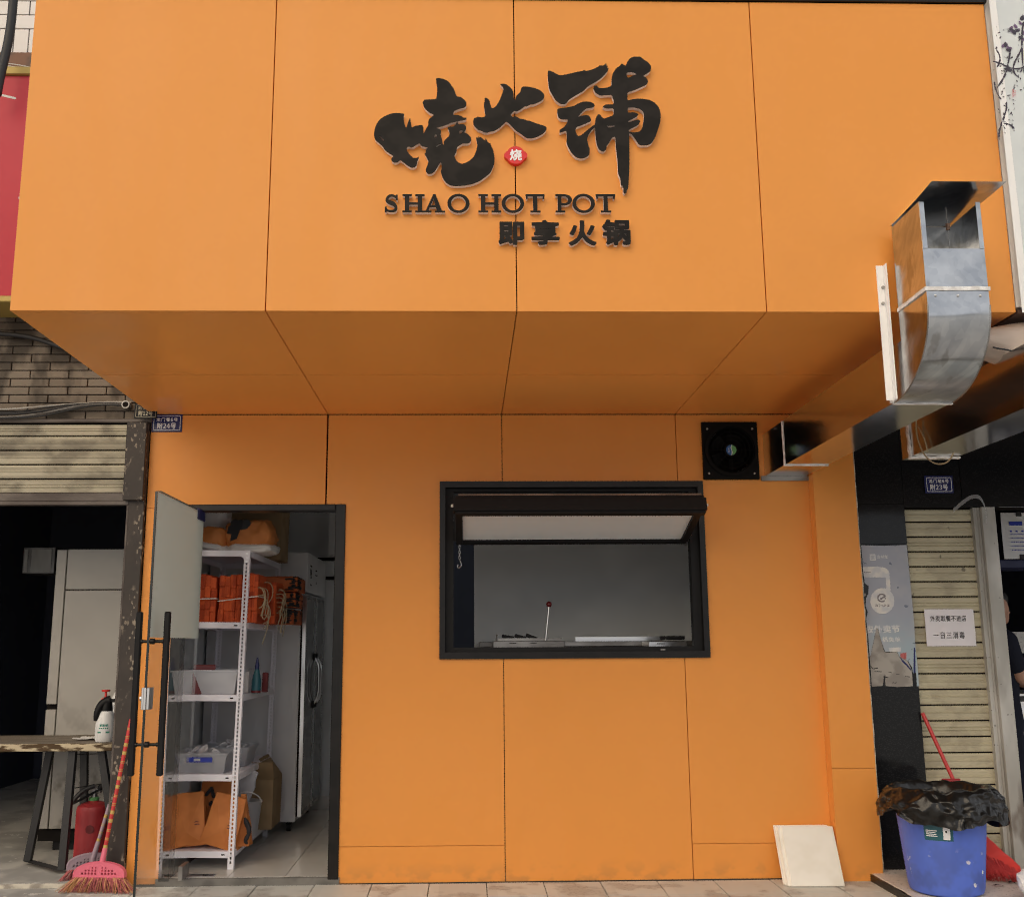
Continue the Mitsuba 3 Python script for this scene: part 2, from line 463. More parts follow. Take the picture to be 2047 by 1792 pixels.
GLYPHS = {
    'B即': (100, '4,2 4,4 7,7 8,9 8,80 10,82 50,82 52,80 52,32 50,29 41,28 41,28 55,2 56,3 56,80 58,82 92,82 94,80 94,79 94,16 93,13 90,11 86,9 72,9 70,11 69,11 69,-8 67,-11 56,-10 55,-1 46,-6 44,-6 39,3 19,-4 11,-8 8,-8/69,22 70,22 81,22 81,68 69,68/22,42 22,42 39,42 39,49 22,49/22,70 22,69 22,62 39,62 39,68 38,69/22,12 24,12 32,15 32,17 29,22 28,24 33,27 33,28 22,28'),
    'B享': (100, '3,9 3,19 4,20 42,21 43,25 44,26 44,27 14,27 12,29 12,37 14,39 17,40 16,41 16,63 17,65 5,67 4,68 4,77 5,78 41,79 41,80 40,83 41,86 51,88 53,86 57,79 94,78 96,77 96,68 95,67 83,65 84,64 84,41 82,39 87,34 88,31 87,30 77,25 69,22 69,21 69,20 96,20 98,18 98,11 96,8 57,8 56,-4 55,-7 53,-9 44,-11 30,-12 28,-10 25,-3 26,-1 28,1 42,1 43,2 43,8 5,8/30,51 30,50 70,51 70,53 70,54 30,54'),
    'B火': (100, '2,-1 3,0 15,6 22,11 30,18 33,23 38,34 41,48 42,58 43,84 45,86 56,85 57,84 57,65 55,46 59,34 66,22 75,13 87,6 97,2 99,1 99,-2 96,-6 94,-9 91,-10 83,-8 75,-4 67,1 60,8 55,15 50,23 39,8 31,0 20,-7 11,-11 9,-11 6,-7 3,-4 2,-3|67,37 75,51 80,64 82,66 84,67 92,64 94,62 94,61 91,54 83,38 78,30 75,30 69,33 67,34|6,34 6,37 10,44 14,51 19,65 21,67 22,67 30,64 31,62 31,61 27,48 22,37 18,30 15,29'),
    'B锅': (100, '0,61 4,66 9,72 12,79 15,85 17,87 25,85 27,83 27,81 26,78 26,76 41,75 43,74 43,75 44,81 46,84 91,84 93,82 93,53 91,51 75,51 75,47 76,46 95,46 97,45 97,-3 95,-7 92,-9 88,-10 82,-11 73,-10 72,-8 71,-5 70,-3 70,0 71,1 84,2 84,5 84,6 82,4 79,5 74,13 69,19 64,11 58,5 56,3 53,3 52,-9 51,-11 50,-12 41,-11 40,-10 39,0 39,0 26,-6 19,-10 17,-10 12,-2 13,0 15,3 16,5 16,24 4,25 2,27 3,36 5,37 16,38 16,45 10,45 8,46 7,49 6,50 4,51 2,56 0,59/74,33 82,22 84,21 84,33 83,34 75,34/56,64 57,63 80,63 80,72 57,72/16,59 16,58 39,57 40,55 40,46 62,47 62,51 46,51 44,54 43,64 41,62 18,62/52,19 54,19 57,24 60,31 61,34 53,34/29,11 31,11 36,13 39,14 39,24 29,24/39,45 29,45 29,38 39,37'),
    'M烧': (100, '1,-1 9,11 14,26 15,38 12,35 10,34 3,37 2,40 6,51 8,65 10,67 16,66 16,84 17,86 26,86 28,85 29,66 32,70 37,69 38,72 50,74 50,85 51,86 61,86 64,75 94,77 96,72 95,67 93,65 94,62 89,55 97,49 96,40 93,34 97,31 97,23 95,21 80,21 80,3 86,3 88,12 90,13 98,10 99,8 98,0 94,-8 91,-9 74,-9 69,-6 67,0 66,21 63,21 60,8 54,-2 46,-8 39,-11 36,-11 30,-3 30,-1 32,2 24,12 18,0 11,-9 7,-9 2,-4/79,47 80,46 85,44 86,52/68,62 71,57 78,63 70,63/48,34 49,34 73,34 65,40/28,28 41,11 41,9 39,5 41,5 46,10 49,20 36,21 35,23 35,32 36,33 42,34 37,41 36,43 38,45 57,51 54,61 40,59 34,43 32,41 29,41'),
    'M节': (100, '3,74 5,76 26,76 26,85 28,87 38,86 40,76 60,76 62,86 72,87 74,85 74,76 96,75 97,74 98,65 96,63 75,63 74,62 74,52 86,51 88,49 88,13 86,8 84,5 78,3 59,3 56,13 57,16 74,16 74,38 47,38 47,-9 45,-11 34,-10 33,-9 33,38 9,39 7,40 8,51 26,52 26,62 4,63 3,65/40,63 40,52 60,52 60,62'),
    'M去': (100, '3,33 3,43 4,45 43,45 43,58 12,58 10,60 10,69 12,71 43,72 44,86 54,87 57,85 57,72 89,72 90,70 90,60 89,58 57,58 57,46 96,45 98,43 98,33 96,32 70,31 89,6 93,-2 93,-4 85,-10 81,-9 76,-2 28,-6 14,-8 12,-6 9,4 19,14 31,31 4,32/32,9 38,9 67,11 58,25 58,27 63,31 48,31'),
    'M外': (100, '58,-9 58,85 61,87 69,87 72,85 72,57 88,44 99,33 99,30 92,23 89,23 75,37 72,39 72,-9 70,-11 60,-11|1,0 15,10 28,25 27,28 16,36 11,32 8,33 2,38 1,41 12,59 21,86 24,88 31,86 33,84 34,81 31,72 47,72 55,69 53,52 47,34 40,19 34,10 18,-6 9,-10 2,-3/22,48 35,40 40,59 27,59'),
    'M卖': (100, '4,16 4,26 5,27 21,28 11,33 10,36 16,42 21,42 21,48 7,48 5,51 6,60 43,61 43,64 13,65 12,66 12,75 13,76 43,77 45,86 55,87 57,85 57,77 88,76 89,75 90,66 88,64 58,64 57,61 89,61 96,57 96,55 90,44 82,34 80,34 73,39 73,41 77,48 63,48 61,31 61,28 95,28 96,26 97,18 95,15 63,14 97,0 98,-2 92,-11 54,4 51,6 44,1 33,-5 10,-11 4,-3 5,0 27,6 37,12 39,14 6,15/42,47 48,43 49,43 49,48 42,48/39,33 38,28 46,28 48,36 43,33'),
    'R龙': (100, '2,-2 2,0 11,7 22,20 29,35 32,50 31,51 5,52 4,61 33,62 35,85 44,85 45,84 44,62 75,62 71,67 58,78 61,81 65,84 84,69 84,67 80,62 95,61 95,52 62,51 62,26 71,35 80,49 90,45 78,27 62,11 62,4 85,3 87,7 88,13 90,14 97,11 96,0 92,-5 87,-7 59,-6 53,-2 51,3 35,-5 30,2 30,3 51,16 50,52 43,51 40,38 36,24 26,6 17,-3 9,-8'),
    'R门': (100, '35,72 35,82 92,81 92,-2 89,-7 81,-9 67,-9 63,-1 64,0 82,1 82,72|11,81 12,82 19,86 30,73 34,66 28,61 26,61|8,65 17,65 18,64 18,-9 8,-9'),
    'R巷': (100, '2,21 2,23 15,32 26,43 5,44 3,45 3,52 4,54 29,54 29,64 10,64 10,73 28,74 30,85 39,84 40,74 60,74 61,85 70,86 71,74 91,73 90,64 71,64 71,54 97,53 96,44 74,43 84,33 98,25 98,23 94,18 91,16 75,27 73,11 35,10 35,4 38,2 75,2 77,3 80,13 81,14 89,10 87,0 84,-5 75,-8 32,-7 27,-4 25,0 24,24 9,15/39,43 37,38 64,39 61,44/34,21 63,21 63,28 35,28/40,54 60,54 60,64 40,64'),
    'R号': (100, '5,36 6,45 94,46 95,44 94,36 36,35 34,28 82,28 83,26 80,9 76,-3 71,-8 65,-9 46,-9 43,0 65,1 68,6 70,17 20,18 19,20 24,35|17,81 82,81 83,52 18,52/28,72 28,61 72,61 72,72'),
    'R附': (100, '54,53 55,62 78,63 79,84 89,83 89,63 97,62 98,54 97,53 89,52 89,-1 87,-5 83,-8 68,-9 65,-1 66,1 78,1 78,52|56,42 63,45 64,45 73,27 75,20 69,17 66,18|7,81 32,81 37,78 36,74 29,51 31,47 39,59 51,85 60,83 52,61 51,-9 42,-8 41,43 37,38 35,38 36,27 34,17 31,14 26,12 19,12 18,17 17,17 16,-9 7,-9/16,22 24,22 26,25 25,37 18,49 25,71 17,71'),
    'R0': (56, '4,30 5,51 7,59 11,68 17,73 25,76 33,75 40,72 45,67 48,61 52,44 51,22 48,13 44,5 40,1 33,-2 25,-3 18,-1 11,5 8,10 5,19/16,28 18,16 23,9 30,8 35,12 40,27 40,46 37,58 35,62 31,65 24,65 19,59 16,45'),
    'R1': (56, '8,8 23,10 23,61 12,61 11,69 27,75 35,75 36,73 36,9 50,9 50,-1 8,-1'),
    'R2': (56, '3,64 12,72 22,76 35,74 44,67 48,56 48,50 46,40 39,28 23,10 51,9 52,8 51,-1 3,-1 3,6 21,24 31,37 35,45 36,55 33,62 29,65 19,64 10,57 3,63'),
    'R3': (56, '2,7 2,9 7,16 19,9 27,8 35,11 39,17 39,23 35,29 27,32 17,34 17,43 28,44 34,48 36,53 35,61 30,65 23,65 10,59 4,66 11,72 23,76 33,75 40,72 46,66 49,58 47,48 39,38 47,32 50,26 51,17 49,10 41,1 30,-3 15,-1 9,2'),
    'R4': (56, '1,27 31,74 43,75 44,29 54,28 53,19 44,18 44,-1 33,-1 32,18 2,19/15,30 32,29 32,55 31,55'),
    'R5': (56, '1,8 7,16 20,8 31,9 36,13 39,22 38,32 32,38 23,39 13,34 7,39 10,74 47,75 48,65 47,64 21,64 19,51 19,48 26,49 36,48 42,45 47,40 52,29 51,19 47,8 40,1 29,-3 14,-1 6,3'),
    'R6': (56, '4,30 6,53 10,63 17,71 25,75 36,76 42,74 51,68 51,66 45,60 35,65 25,63 19,55 16,44 17,41 27,46 36,46 43,44 49,38 52,31 52,17 49,8 43,1 35,-2 27,-3 16,2 8,12/16,26 20,14 25,8 33,8 39,14 41,26 38,33 36,35 31,37 24,36 17,30'),
    'R外': (100, '60,85 61,86 70,85 71,56 80,49 98,32 94,27 90,25 75,39 71,42 70,-9 60,-8|3,39 13,57 23,86 32,84 29,71 47,71 54,68 49,43 39,19 33,10 22,-1 10,-9 3,-2 3,0 15,8 25,19 30,27 16,38 10,34/20,47 35,37 39,47 41,60 26,60'),
    'R卖': (100, '53,8 56,12 58,14 84,5 95,0 96,-2 92,-8 90,-9 72,-1 55,5|5,17 6,26 28,26 25,29 12,34 12,36 16,41 23,39 36,33 37,31 35,28 35,26 47,26 49,34 50,49 34,49 48,41 46,37 42,34 22,44 24,49 7,51 8,59 45,59 45,65 14,66 14,75 45,75 45,85 54,86 56,75 88,74 88,66 56,65 56,60 88,59 94,56 89,45 82,35 75,39 79,49 62,49 59,27 95,26 94,17 56,16 50,8 38,-1 24,-7 10,-10 5,-2 6,-1 28,5 37,10 42,16'),
    'R取': (100, '3,14 10,16 10,70 4,72 4,81 51,81 52,75 90,74 94,72 88,42 79,19 84,11 98,-1 98,-2 92,-9 85,-5 73,9 54,-9 52,-9 47,-3 47,-2 59,9 67,20 59,41 54,64 49,65 49,71 45,70 45,22 52,22 53,14 45,11 44,-8 43,-10 34,-8 34,9 5,4/65,64 68,47 73,32 79,46 83,64/20,40 34,39 34,50 20,50/20,61 34,60 34,71 20,71/20,29 20,17 34,19 34,29'),
    'R餐': (100, '3,59 12,66 19,74 24,74 25,85 26,86 34,85 35,81 51,81 52,80 53,81 86,82 91,79 91,77 89,72 81,61 90,54 92,50 86,44 73,54 62,49 77,42 98,35 98,34 93,27 79,30 79,16 82,17 89,12 88,10 80,3 90,-2 90,-4 86,-9 85,-9 55,3 52,-4 21,-9 17,-2 21,2 22,4 22,29 8,26 3,33 33,46 42,52 49,59 56,57 62,60 53,66 56,72 52,74 34,73 34,71 44,71 48,68 49,67 45,61 37,52 28,46 10,38 8,39 4,45 19,52 14,56 8,53 3,57/61,71 72,66 78,72 61,72/65,9 70,7 73,9 65,10/32,19 33,18 68,18 68,20/33,29 33,27 68,28 68,29/48,44 51,44 57,37 64,37 50,46/32,9 32,2 49,5 47,7 47,10/37,37 38,37 45,37 42,40/20,62 28,57 34,63 22,63'),
    'R不': (100, '3,24 4,27 18,35 28,44 38,53 48,67 6,68 6,78 94,78 94,68 62,68 56,58 56,50 61,54 63,53 87,36 97,27 98,26 91,19 89,19 71,35 56,46 55,-9 45,-9 44,43 29,30 10,18 9,18'),
    'R进': (100, '3,1 11,9 18,14 17,39 4,40 4,49 27,49 28,13 38,6 38,7 34,12 34,13 41,22 45,32 33,32 32,41 46,42 46,57 33,58 33,67 46,68 47,84 57,83 57,68 70,68 71,83 80,83 81,68 94,66 93,58 81,57 81,42 95,42 96,33 81,32 80,6 71,7 70,32 56,32 50,16 40,5 50,3 74,3 96,5 98,3 95,-5 74,-7 46,-6 34,-3 22,4 9,-8 3,-2/57,43 70,42 70,57 57,57|7,79 13,83 14,83 29,69 30,65 24,60 22,60'),
    'R店': (100, '2,-3 7,10 10,24 12,73 49,74 45,83 54,86 61,74 95,74 96,72 95,64 60,63 60,51 92,51 93,49 92,41 60,40 60,31 88,30 87,-8 79,-8 77,-4 39,-5 37,-8 28,-7 28,29 49,31 50,63 22,63 21,26 17,5 10,-9 2,-5/38,6 77,5 77,20 38,20'),
    'R一': (100, '3,34 4,44 97,44 97,34'),
    'R日': (100, '16,78 17,79 84,78 84,-8 75,-8 73,-2 28,-2 26,-8 17,-8/28,34 27,9 73,9 73,33/28,68 27,44 73,44 73,68'),
    'R三': (100, '5,7 94,8 95,-1 94,-2 6,-2|11,66 12,76 88,76 89,75 89,66|17,33 18,43 81,42 81,33 18,32'),
    'R消': (100, '34,78 42,82 48,73 53,63 53,61 47,57 59,57 59,85 68,86 70,85 70,57 81,57 81,58 75,61 74,62 85,82 87,83 95,79 92,72 82,58 91,56 91,-2 87,-7 82,-9 69,-8 66,0 80,1 80,12 48,12 46,-9 37,-9 37,56 44,58/47,22 80,22 80,29 47,29/47,40 80,39 80,47 47,47|7,79 12,84 14,84 28,76 32,71 27,65 25,65 17,71 8,77|6,-3 23,31 25,31 31,26 31,25 15,-8 12,-8|3,52 8,58 22,50 27,45 27,44 22,38 21,38 12,44 3,50'),
    'R毒': (100, '3,18 4,26 18,26 21,40 82,40 83,26 97,25 96,17 82,17 81,11 90,10 90,3 80,2 77,-5 74,-8 67,-9 54,-9 52,-1 67,-1 68,2 17,2 16,6 17,17/54,32 56,26 72,26 72,32/54,17 56,11 70,11 71,14 70,17/29,27 45,26 46,27 41,32 30,32/27,12 44,11 45,12 41,17 28,17|6,51 44,52 44,56 16,57 16,65 44,65 44,69 10,69 11,77 44,78 45,85 54,86 55,78 91,78 92,76 91,69 56,69 56,65 85,65 86,57 56,56 55,53 56,52 94,51 94,43 6,43'),
    'R支': (100, '2,-1 28,6 40,11 28,23 19,37 11,38 11,47 44,48 44,60 7,60 6,61 7,70 44,71 45,85 55,86 55,71 93,70 93,60 55,59 55,48 79,47 85,43 78,29 61,11 78,5 97,1 98,-1 92,-9 72,-5 50,4 35,-2 10,-9 7,-9/32,37 39,27 50,17 65,29 70,36'),
    'R付': (100, '33,53 34,63 73,64 74,83 75,84 84,83 85,64 96,63 97,54 85,53 84,1 83,-4 81,-7 71,-10 55,-10 52,-2 52,0 73,1 73,53|40,41 47,45 48,45 64,19 55,14 40,39|2,43 18,63 28,84 31,85 37,83 38,80 28,58 27,-9 17,-9 17,41 8,34'),
    'R宝': (100, '5,-6 6,3 44,4 44,20 18,20 17,22 18,30 44,31 44,43 16,44 14,49 8,49 8,73 45,73 42,84 51,86 58,73 93,72 93,50 86,49 84,44 56,43 56,31 82,30 82,21 71,20 84,8 84,7 82,3 95,2 94,-7 6,-7/18,54 82,54 82,62 18,63/56,4 73,3 60,16 62,20 56,20'),
    'R饿': (100, '1,46 7,57 15,85 23,83 22,70 33,70 34,71 34,74 50,79 60,84 66,81 67,85 75,85 76,80 84,82 92,72 96,64 89,60 87,61 82,69 76,77 77,56 95,56 96,47 88,46 94,43 94,41 81,12 84,3 87,0 89,5 90,14 92,15 97,11 97,1 95,-5 90,-9 83,-9 77,-4 73,3 61,-8 56,-4 50,-9 36,-9 33,1 17,-9 16,-9 12,-2 15,6 15,45 24,46 25,44 25,9 36,13 39,5 34,1 46,0 46,20 36,18 33,26 34,28 46,31 46,46 35,46 34,49 30,45 24,46 23,49 27,60 19,60 14,48 9,39 7,39 2,43/77,46 78,34 79,29 86,46/56,2 58,2 70,14 68,27 57,23/67,29 68,28 68,30/57,34 65,35 68,33 67,46 57,46/56,57 66,56 66,75 57,71/36,57 46,56 46,68 40,66'),
    'R了': (100, '8,77 9,78 83,78 90,73 88,69 77,59 56,45 56,1 54,-5 51,-8 28,-9 24,0 45,1 45,50 59,59 69,67 9,68'),
    'R么': (100, '9,5 20,14 37,30 54,49 65,64 67,64 74,61 75,58 57,36 32,9 74,12 62,29 63,31 71,34 91,7 96,-3 89,-8 87,-8 80,2 13,-4|5,42 27,63 44,84 53,81 49,73 37,58 14,36 11,35'),
    'R机': (100, '2,17 2,19 12,36 18,53 18,54 5,54 4,63 4,64 20,64 21,85 30,85 31,65 46,63 45,55 31,54 31,47 46,30 42,24 39,22 33,31 31,32 30,-9 21,-9 20,30 8,10 6,10|47,28 48,44 49,79 84,80 85,78 85,2 90,2 91,20 92,20 99,17 99,1 96,-6 91,-8 82,-8 77,-6 75,-3 74,70 59,70 58,36 56,21 49,1 44,-7 41,-9 40,-9 34,-4 34,-3 43,13'),
    'R免': (100, '3,53 18,67 33,86 42,84 43,83 41,78 65,78 70,74 70,73 63,61 89,60 89,27 64,26 64,3 85,2 86,4 87,15 90,16 97,12 94,-3 92,-6 85,-8 65,-8 57,-6 54,0 53,25 52,26 45,13 36,4 22,-5 9,-9 4,-2 4,0 15,4 27,10 35,18 39,25 15,26 14,27 14,48 9,46/54,37 78,36 78,50 56,50/34,68 28,60 49,61 54,68/24,37 43,36 45,50 25,50'),
    'R单': (100, '4,9 5,18 44,19 44,25 14,26 14,68 30,69 22,80 23,82 30,85 38,76 43,68 60,69 71,85 80,82 73,69 87,68 87,26 55,25 55,19 95,18 96,17 95,9 55,8 55,-9 45,-10 44,8/55,35 77,35 77,42 55,42/55,52 77,51 77,59 55,59/24,35 44,35 44,42 24,42/24,52 44,51 44,59 24,59'),
}

# ------------------------------------------------------------------ the ground
YF, ZS, ZT = -2.275, 3.097, 4.775           # fascia plane, soffit height, fascia top
XL, S1, S2, S3, XR = -2.197, -.975, .242, 1.466, 2.700
struct('street', box(-60, 60, -70, 30, -.40, -.035), 'mat_asphalt')
pv = struct('pavement', box(-9, 9, -3.2, .10, -.30, -.010), 'mat_grout')
TP = .368
x0 = at(856, 1775, Z=0)[0]
tile_rows = 8
for j in range(tile_rows):
    for i in range(-7, 8):
        a, b = x0 + i * TP, x0 + (i + 1) * TP
        if b < -2.15 or a > 3.3:
            continue
        d = rng.uniform(-.002, .002)
        part(pv, 'paving_tile', cbox(a + .003, b - .003, -.012 - (j + 1) * TP + .003, -.012 - j * TP - .003, -.03, d, .002), 'mat_pavement')
part(pv, 'concrete_apron', box(-6, -2.20, -3.0, .02, -.05, .001), 'mat_concrete')
part(pv, 'paving_field', box(3.31, 9, -3.0, -1.4, -.05, .001), 'mat_pavement')

# interior floor of the orange shop, tiles in front, plain screed beyond
fl = struct('shop_floor', box(-2.19, 2.6, .02, 5.4, -.3, .036), 'mat_grout')
fx0 = at(566, 1754, Z=.045)[0]
for j in range(8):
    for i in range(-5, 6):
        a, b = fx0 + i * TP, fx0 + (i + 1) * TP
        if a < -2.16 or b > 1.2:
            continue
        part(fl, 'floor_tile', cbox(a + .0015, b - .0015, .022 + j * TP + .0015, .022 + (j + 1) * TP - .0015, .02, .045, .001), 'mat_floor_tile')

# ------------------------------------------------------------------ the orange shop front
G = .0026                                                     # half of an open panel joint
sf = thing('orange_shop', 'shop front clad in orange panels with a deep overhanging fascia', 'shop front')
xs = [XL, S1, S2, S3, XR]
for i in range(4):
    a, b = xs[i] + (G if i else 0), xs[i + 1] - (G if i < 3 else 0)
    o = (.0006, -.0008, .0004, -.0004)[i]
    part(sf, 'fascia_panel', cbox(a, b, YF + o, YF + .03, ZS, ZT, .0012), 'mat_orange')
part(sf, 'fascia_backing', box(XL + .04, XR - .04, YF + .034, YF + .06, ZS + .04, ZT - .01), 'mat_seam')
part(sf, 'fascia_cap', box(XL - .01, XR + .01, YF - .014, YF + .4, ZT + .004, ZT + .06), 'mat_black_frame')
part(sf, 'canopy_roof', box(XL + .002, XR - .002, YF + .032, .3, ZT - .05, ZT - .02), 'mat_seam')
part(sf, 'canopy_back', box(XL + .002, XR - .002, .10, .14, 3.0505, ZT - .051), 'mat_seam')
part(sf, 'wall_head', box(XL + .032, XR - .032, .0, .0995, 3.0925, 3.20), 'mat_seam')
part(sf, 'upper_wall', box(XL, XR, .15, .5, 3.06, 7.5), 'mat_concrete')
rows = [YF + .031, -1.079, -.001]
for j in range(2):
    for i in range(4):
        a, b = xs[i] + (G if i else .03), xs[i + 1] - (G if i < 3 else .03)
        c, d = rows[j] + (.003 if j else 0), rows[j + 1] - (.003 if j == 0 else .0015)
        if i == 0 or i == 3:
            pass
        part(sf, 'soffit_panel', box(a, b, c, d, ZS, ZS + .02), 'mat_orange')
part(sf, 'soffit_backing', box(XL + .04, XR - .04, YF + .07, -.01, ZS + .024, ZS + .035), 'mat_seam')
for x in (XL, XR - .03):
    part(sf, 'side_panel', box(x, x + .03, YF + .032, -.002, ZS + .001, ZT - .001), 'mat_orange')
# lower wall, cut from sheets in (x, z)
DX0, DX1, DZ = -1.984, -.838, 2.462                            # door frame, outer
WX0, WX1, WZ0, WZ1 = -.190, 1.637, 1.413, 2.617                # window casing, outer
PX0 = 2.382                                                    # inner corner of the pier
door = sbox(DX0, -1, DX1, DZ)
win = sbox(WX0 + .004, WZ0 + .004, WX1 - .004, WZ1 - .004)
fanhole = sbox(1.668, 2.648, 2.030, 3.022)
wz1 = ZS - .006


def wall_panel(x0, z0, x1, z1, cut=()):
    p = sbox(x0, z0, x1, z1)
    for c in cut:
        p = p.difference(c)
    part(sf, 'wall_panel', prism(p, rng.uniform(-.0012, .0004), .03), 'mat_orange')


h = .0015
wall_panel(XL, DZ - .02, S1 - .006, wz1, [door])
wall_panel(XL, .012, DX0, DZ - .02 - 2 * h)
zs1, zs2 = .226, .221
wall_panel(S1 + .006, zs1 + h, S2 - G, wz1, [door, win, sbox(-2, 0, DX1, DZ)])
wall_panel(DX1, .004, S2 - G, zs1 - h)
wall_panel(S2 + G, WZ1 - .004, S3 - G, wz1, [win])
wall_panel(S2 + G, .004, S3 - G, WZ0 + .004, [win])
wall_panel(S3 + G, zs2 + h, PX0, wz1, [win, fanhole])
wall_panel(S3 + G, .004, PX0, zs2 - h)
part(sf, 'wall_backing', prism(sbox(XL + .02, .05, PX0, 3.06).difference(unary_union([door.buffer(.03), win.buffer(.03), fanhole])), .034, .06), 'mat_seam')
PY_ = -.105
part(sf, 'pier_panel', box(PX0 + .001, 2.672, PY_, PY_ + .03, .70, wz1), 'mat_orange')
part(sf, 'pier_panel', prism(Polygon([(PX0 + .001, .002), (2.63, .002), (2.63, .045), (2.672, .045), (2.672, .697), (PX0 + .001, .697)]), PY_, .03), 'mat_orange')
part(sf, 'pier_return', box(PX0, PX0 + .02, PY_ + .031, -.001, .003, wz1), 'mat_orange')
part(sf, 'pier_return', box(2.655, 2.671, PY_ + .031, .03, .05, wz1), 'mat_orange')
part(sf, 'pier_edge_sealant', crumple(box(2.673, 2.683, PY_ + .012, PY_ + .04, .05, 3.05), .005, 14, 3, .04), 'mat_worn_edge')

# door frame and threshold
fw, fd0, fd1 = .066, -.016, .10
part(sf, 'door_jamb', cbox(DX1 - fw, DX1 + .002, fd0, fd1, .03, DZ - .0005, .004), 'mat_black_frame')
part(sf, 'door_jamb', cbox(DX0 - .002, DX0 + fw, fd0, fd1, .03, DZ - .0005, .004), 'mat_black_frame')
part(sf, 'door_head', cbox(DX0 + fw + .0005, DX1 - fw - .0005, fd0 + .001, fd1, DZ - .045, DZ - .0005, .004), 'mat_black_frame')
part(sf, 'threshold', crumple(box(DX0 - .02, DX1 + .01, -.011, .021, -.02, .042), .004, 10, 5, .06), 'mat_threshold')

# window: casing, inner frame, transom, open sash with frosted pane, friction stays
wn = sf + '__window'
part(wn, 'casing', prism(sbox(WX0, WZ0, WX1, WZ1).difference(sbox(WX0 + .038, WZ0 + .045, WX1 - .038, WZ1 - .042)), -.022, .14), 'mat_black_frame')
IX0, IX1, IZ0, IZ1 = WX0 + .094, WX1 - .094, WZ0 + .076, WZ1 - .066
part(wn, 'inner_frame', prism(sbox(WX0 + .0385, WZ0 + .0455, WX1 - .0385, WZ1 - .0425).difference(sbox(IX0, IZ0, IX1, IZ1)), .03, .08), 'mat_matte_black')
HZ = 2.222
part(wn, 'transom', cbox(IX0 + .001, IX1 - .001, .034, .10, HZ - .010, HZ + .045, .003), 'mat_matte_black')
part(wn, 'transom_pane', box(IX0 + .001, IX1 - .001, .066, .072, HZ + .046, IZ1 - .001), 'mat_black_frame', label='dark fixed pane above the open sash')
sa = math.radians(16.0)
L, SX0, SX1 = .640, -.077, 1.512


def sash(m):
    return moved(m, t=(0, .02, HZ - .020), rx=-math.degrees(sa))


rail = [box(SX0 + .046, SX1 - .046, -.045, -.001, -.022, .024), box(SX0, SX0 + .045, -L + .06, -.001, -.022, .024), box(SX1 - .045, SX1, -L + .06, -.001, -.022, .024)]
part(wn, 'sash', sash(join(rail)), 'mat_matte_black')
lip = [cbox(SX0 - .012, SX1 + .012, -L, -L + .059, -.040, .046, .003), box(SX0 + .0, SX1 + .0, -L + .01, -L + .05, .0465, .066), box(SX0, SX1, -L + .014, -L + .055, -.058, -.0405)]
part(wn, 'sash_bottom_rail', sash(join(lip)), 'mat_matte_black')
part(wn, 'sash_strip', sash(box(SX0 + .02, SX1 - .01, -L + .02, -L + .026, .0665, .082)), 'mat_steel_dark')
part(wn, 'sash_pane', sash(box(SX0 + .046, SX1 - .046, -L + .060, -.046, -.003, .003)), 'mat_sash_glass', label='frosted pane of the open sash')
part(wn, 'stay', tube([(SX1 - .005, .03, HZ - .05), (SX1 + .006, -.10, HZ + .01)], .006, 6), 'mat_steel_bright')
for x in (SX0 - .018, SX1 + .018):
    part(wn, 'rail_cap', sash(ball((x, -L + .03, .004), .011, 1)), 'mat_off_white')
part(wn, 'sill_catch', box(1.30, 1.33, -.03, -.021, WZ0 + .05, WZ0 + .060), 'mat_steel_dark')
# chain with a hook, hanging from the transom
ch = thing('window_chain', 'short steel chain with a hook hanging at the left of the serving window', 'chain')
cx, cz = at(918, 1078, Y=.02)[0], HZ - .025
lk = []
for i in range(6):
    t = trimesh.creation.torus(.0085, .002, major_sections=12, minor_sections=5)
    t.apply_scale((.7, 1.3, 1))
    t = moved(t, rx=90) if i % 2 else moved(moved(t, rx=90), rz=90)
    lk.append(moved(t, t=(cx, .02, cz - .011 - i * .0185)))
part(ch, 'links', join(lk), 'mat_steel_bright', smooth=40)
part(ch, 'hook', tube(spline([(cx, .02, cz - .118), (cx + .009, .02, cz - .135), (cx + .008, .02, cz - .165), (cx - .006, .02, cz - .172), (cx - .009, .02, cz - .150)], 16), .0022, 6), 'mat_steel_bright')

# room shell
part(sf, 'room_wall', box(-2.19, -2.175, .10, 5.4, .036, 3.05), 'mat_wall_paint')
part(sf, 'room_wall', box(2.45, 2.465, .035, 5.4, .036, 3.05), 'mat_wall_paint')
part(sf, 'room_wall', box(-2.174, -.20, 2.82, 2.86, .046, 3.05), 'mat_wall_paint')
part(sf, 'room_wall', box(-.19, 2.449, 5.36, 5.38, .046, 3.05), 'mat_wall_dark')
px_ = at(950, 1180, Y=1.75)[0]
part(sf, 'partition', box(px_, 2.449, 1.75, 1.83, .046, 3.05), 'mat_wall_paint')
part(sf, 'partition_edge', box(px_ - .012, px_ + .10, 1.742, 1.749, .046, 3.05), 'mat_wall_paint')
part(sf, 'room_ceiling', box(-2.174, 2.449, .10, 5.35, 2.98, 3.02), 'mat_ceiling_paint')
part(sf, 'room_wall', prism(sbox(-2.174, .05, 2.449, 3.05).difference(unary_union([sbox(DX0 + .01, -1, DX1 - .01, DZ), sbox(WX0 + .01, WZ0 + .01, WX1 - .01, WZ1 - .01), fanhole])), .105, .012), 'mat_wall_paint')
for z in (2.30, 2.12):
    part(sf, 'wall_rail', box(-1.6, -.21, 2.79, 2.819, z, z + .03), 'mat_seam')
part(sf, 'skirting', box(-2.17, -.21, 2.80, 2.819, .046, .16), 'mat_floor_tile')

# ------------------------------------------------------------------ street number plates
from_glyph = {}


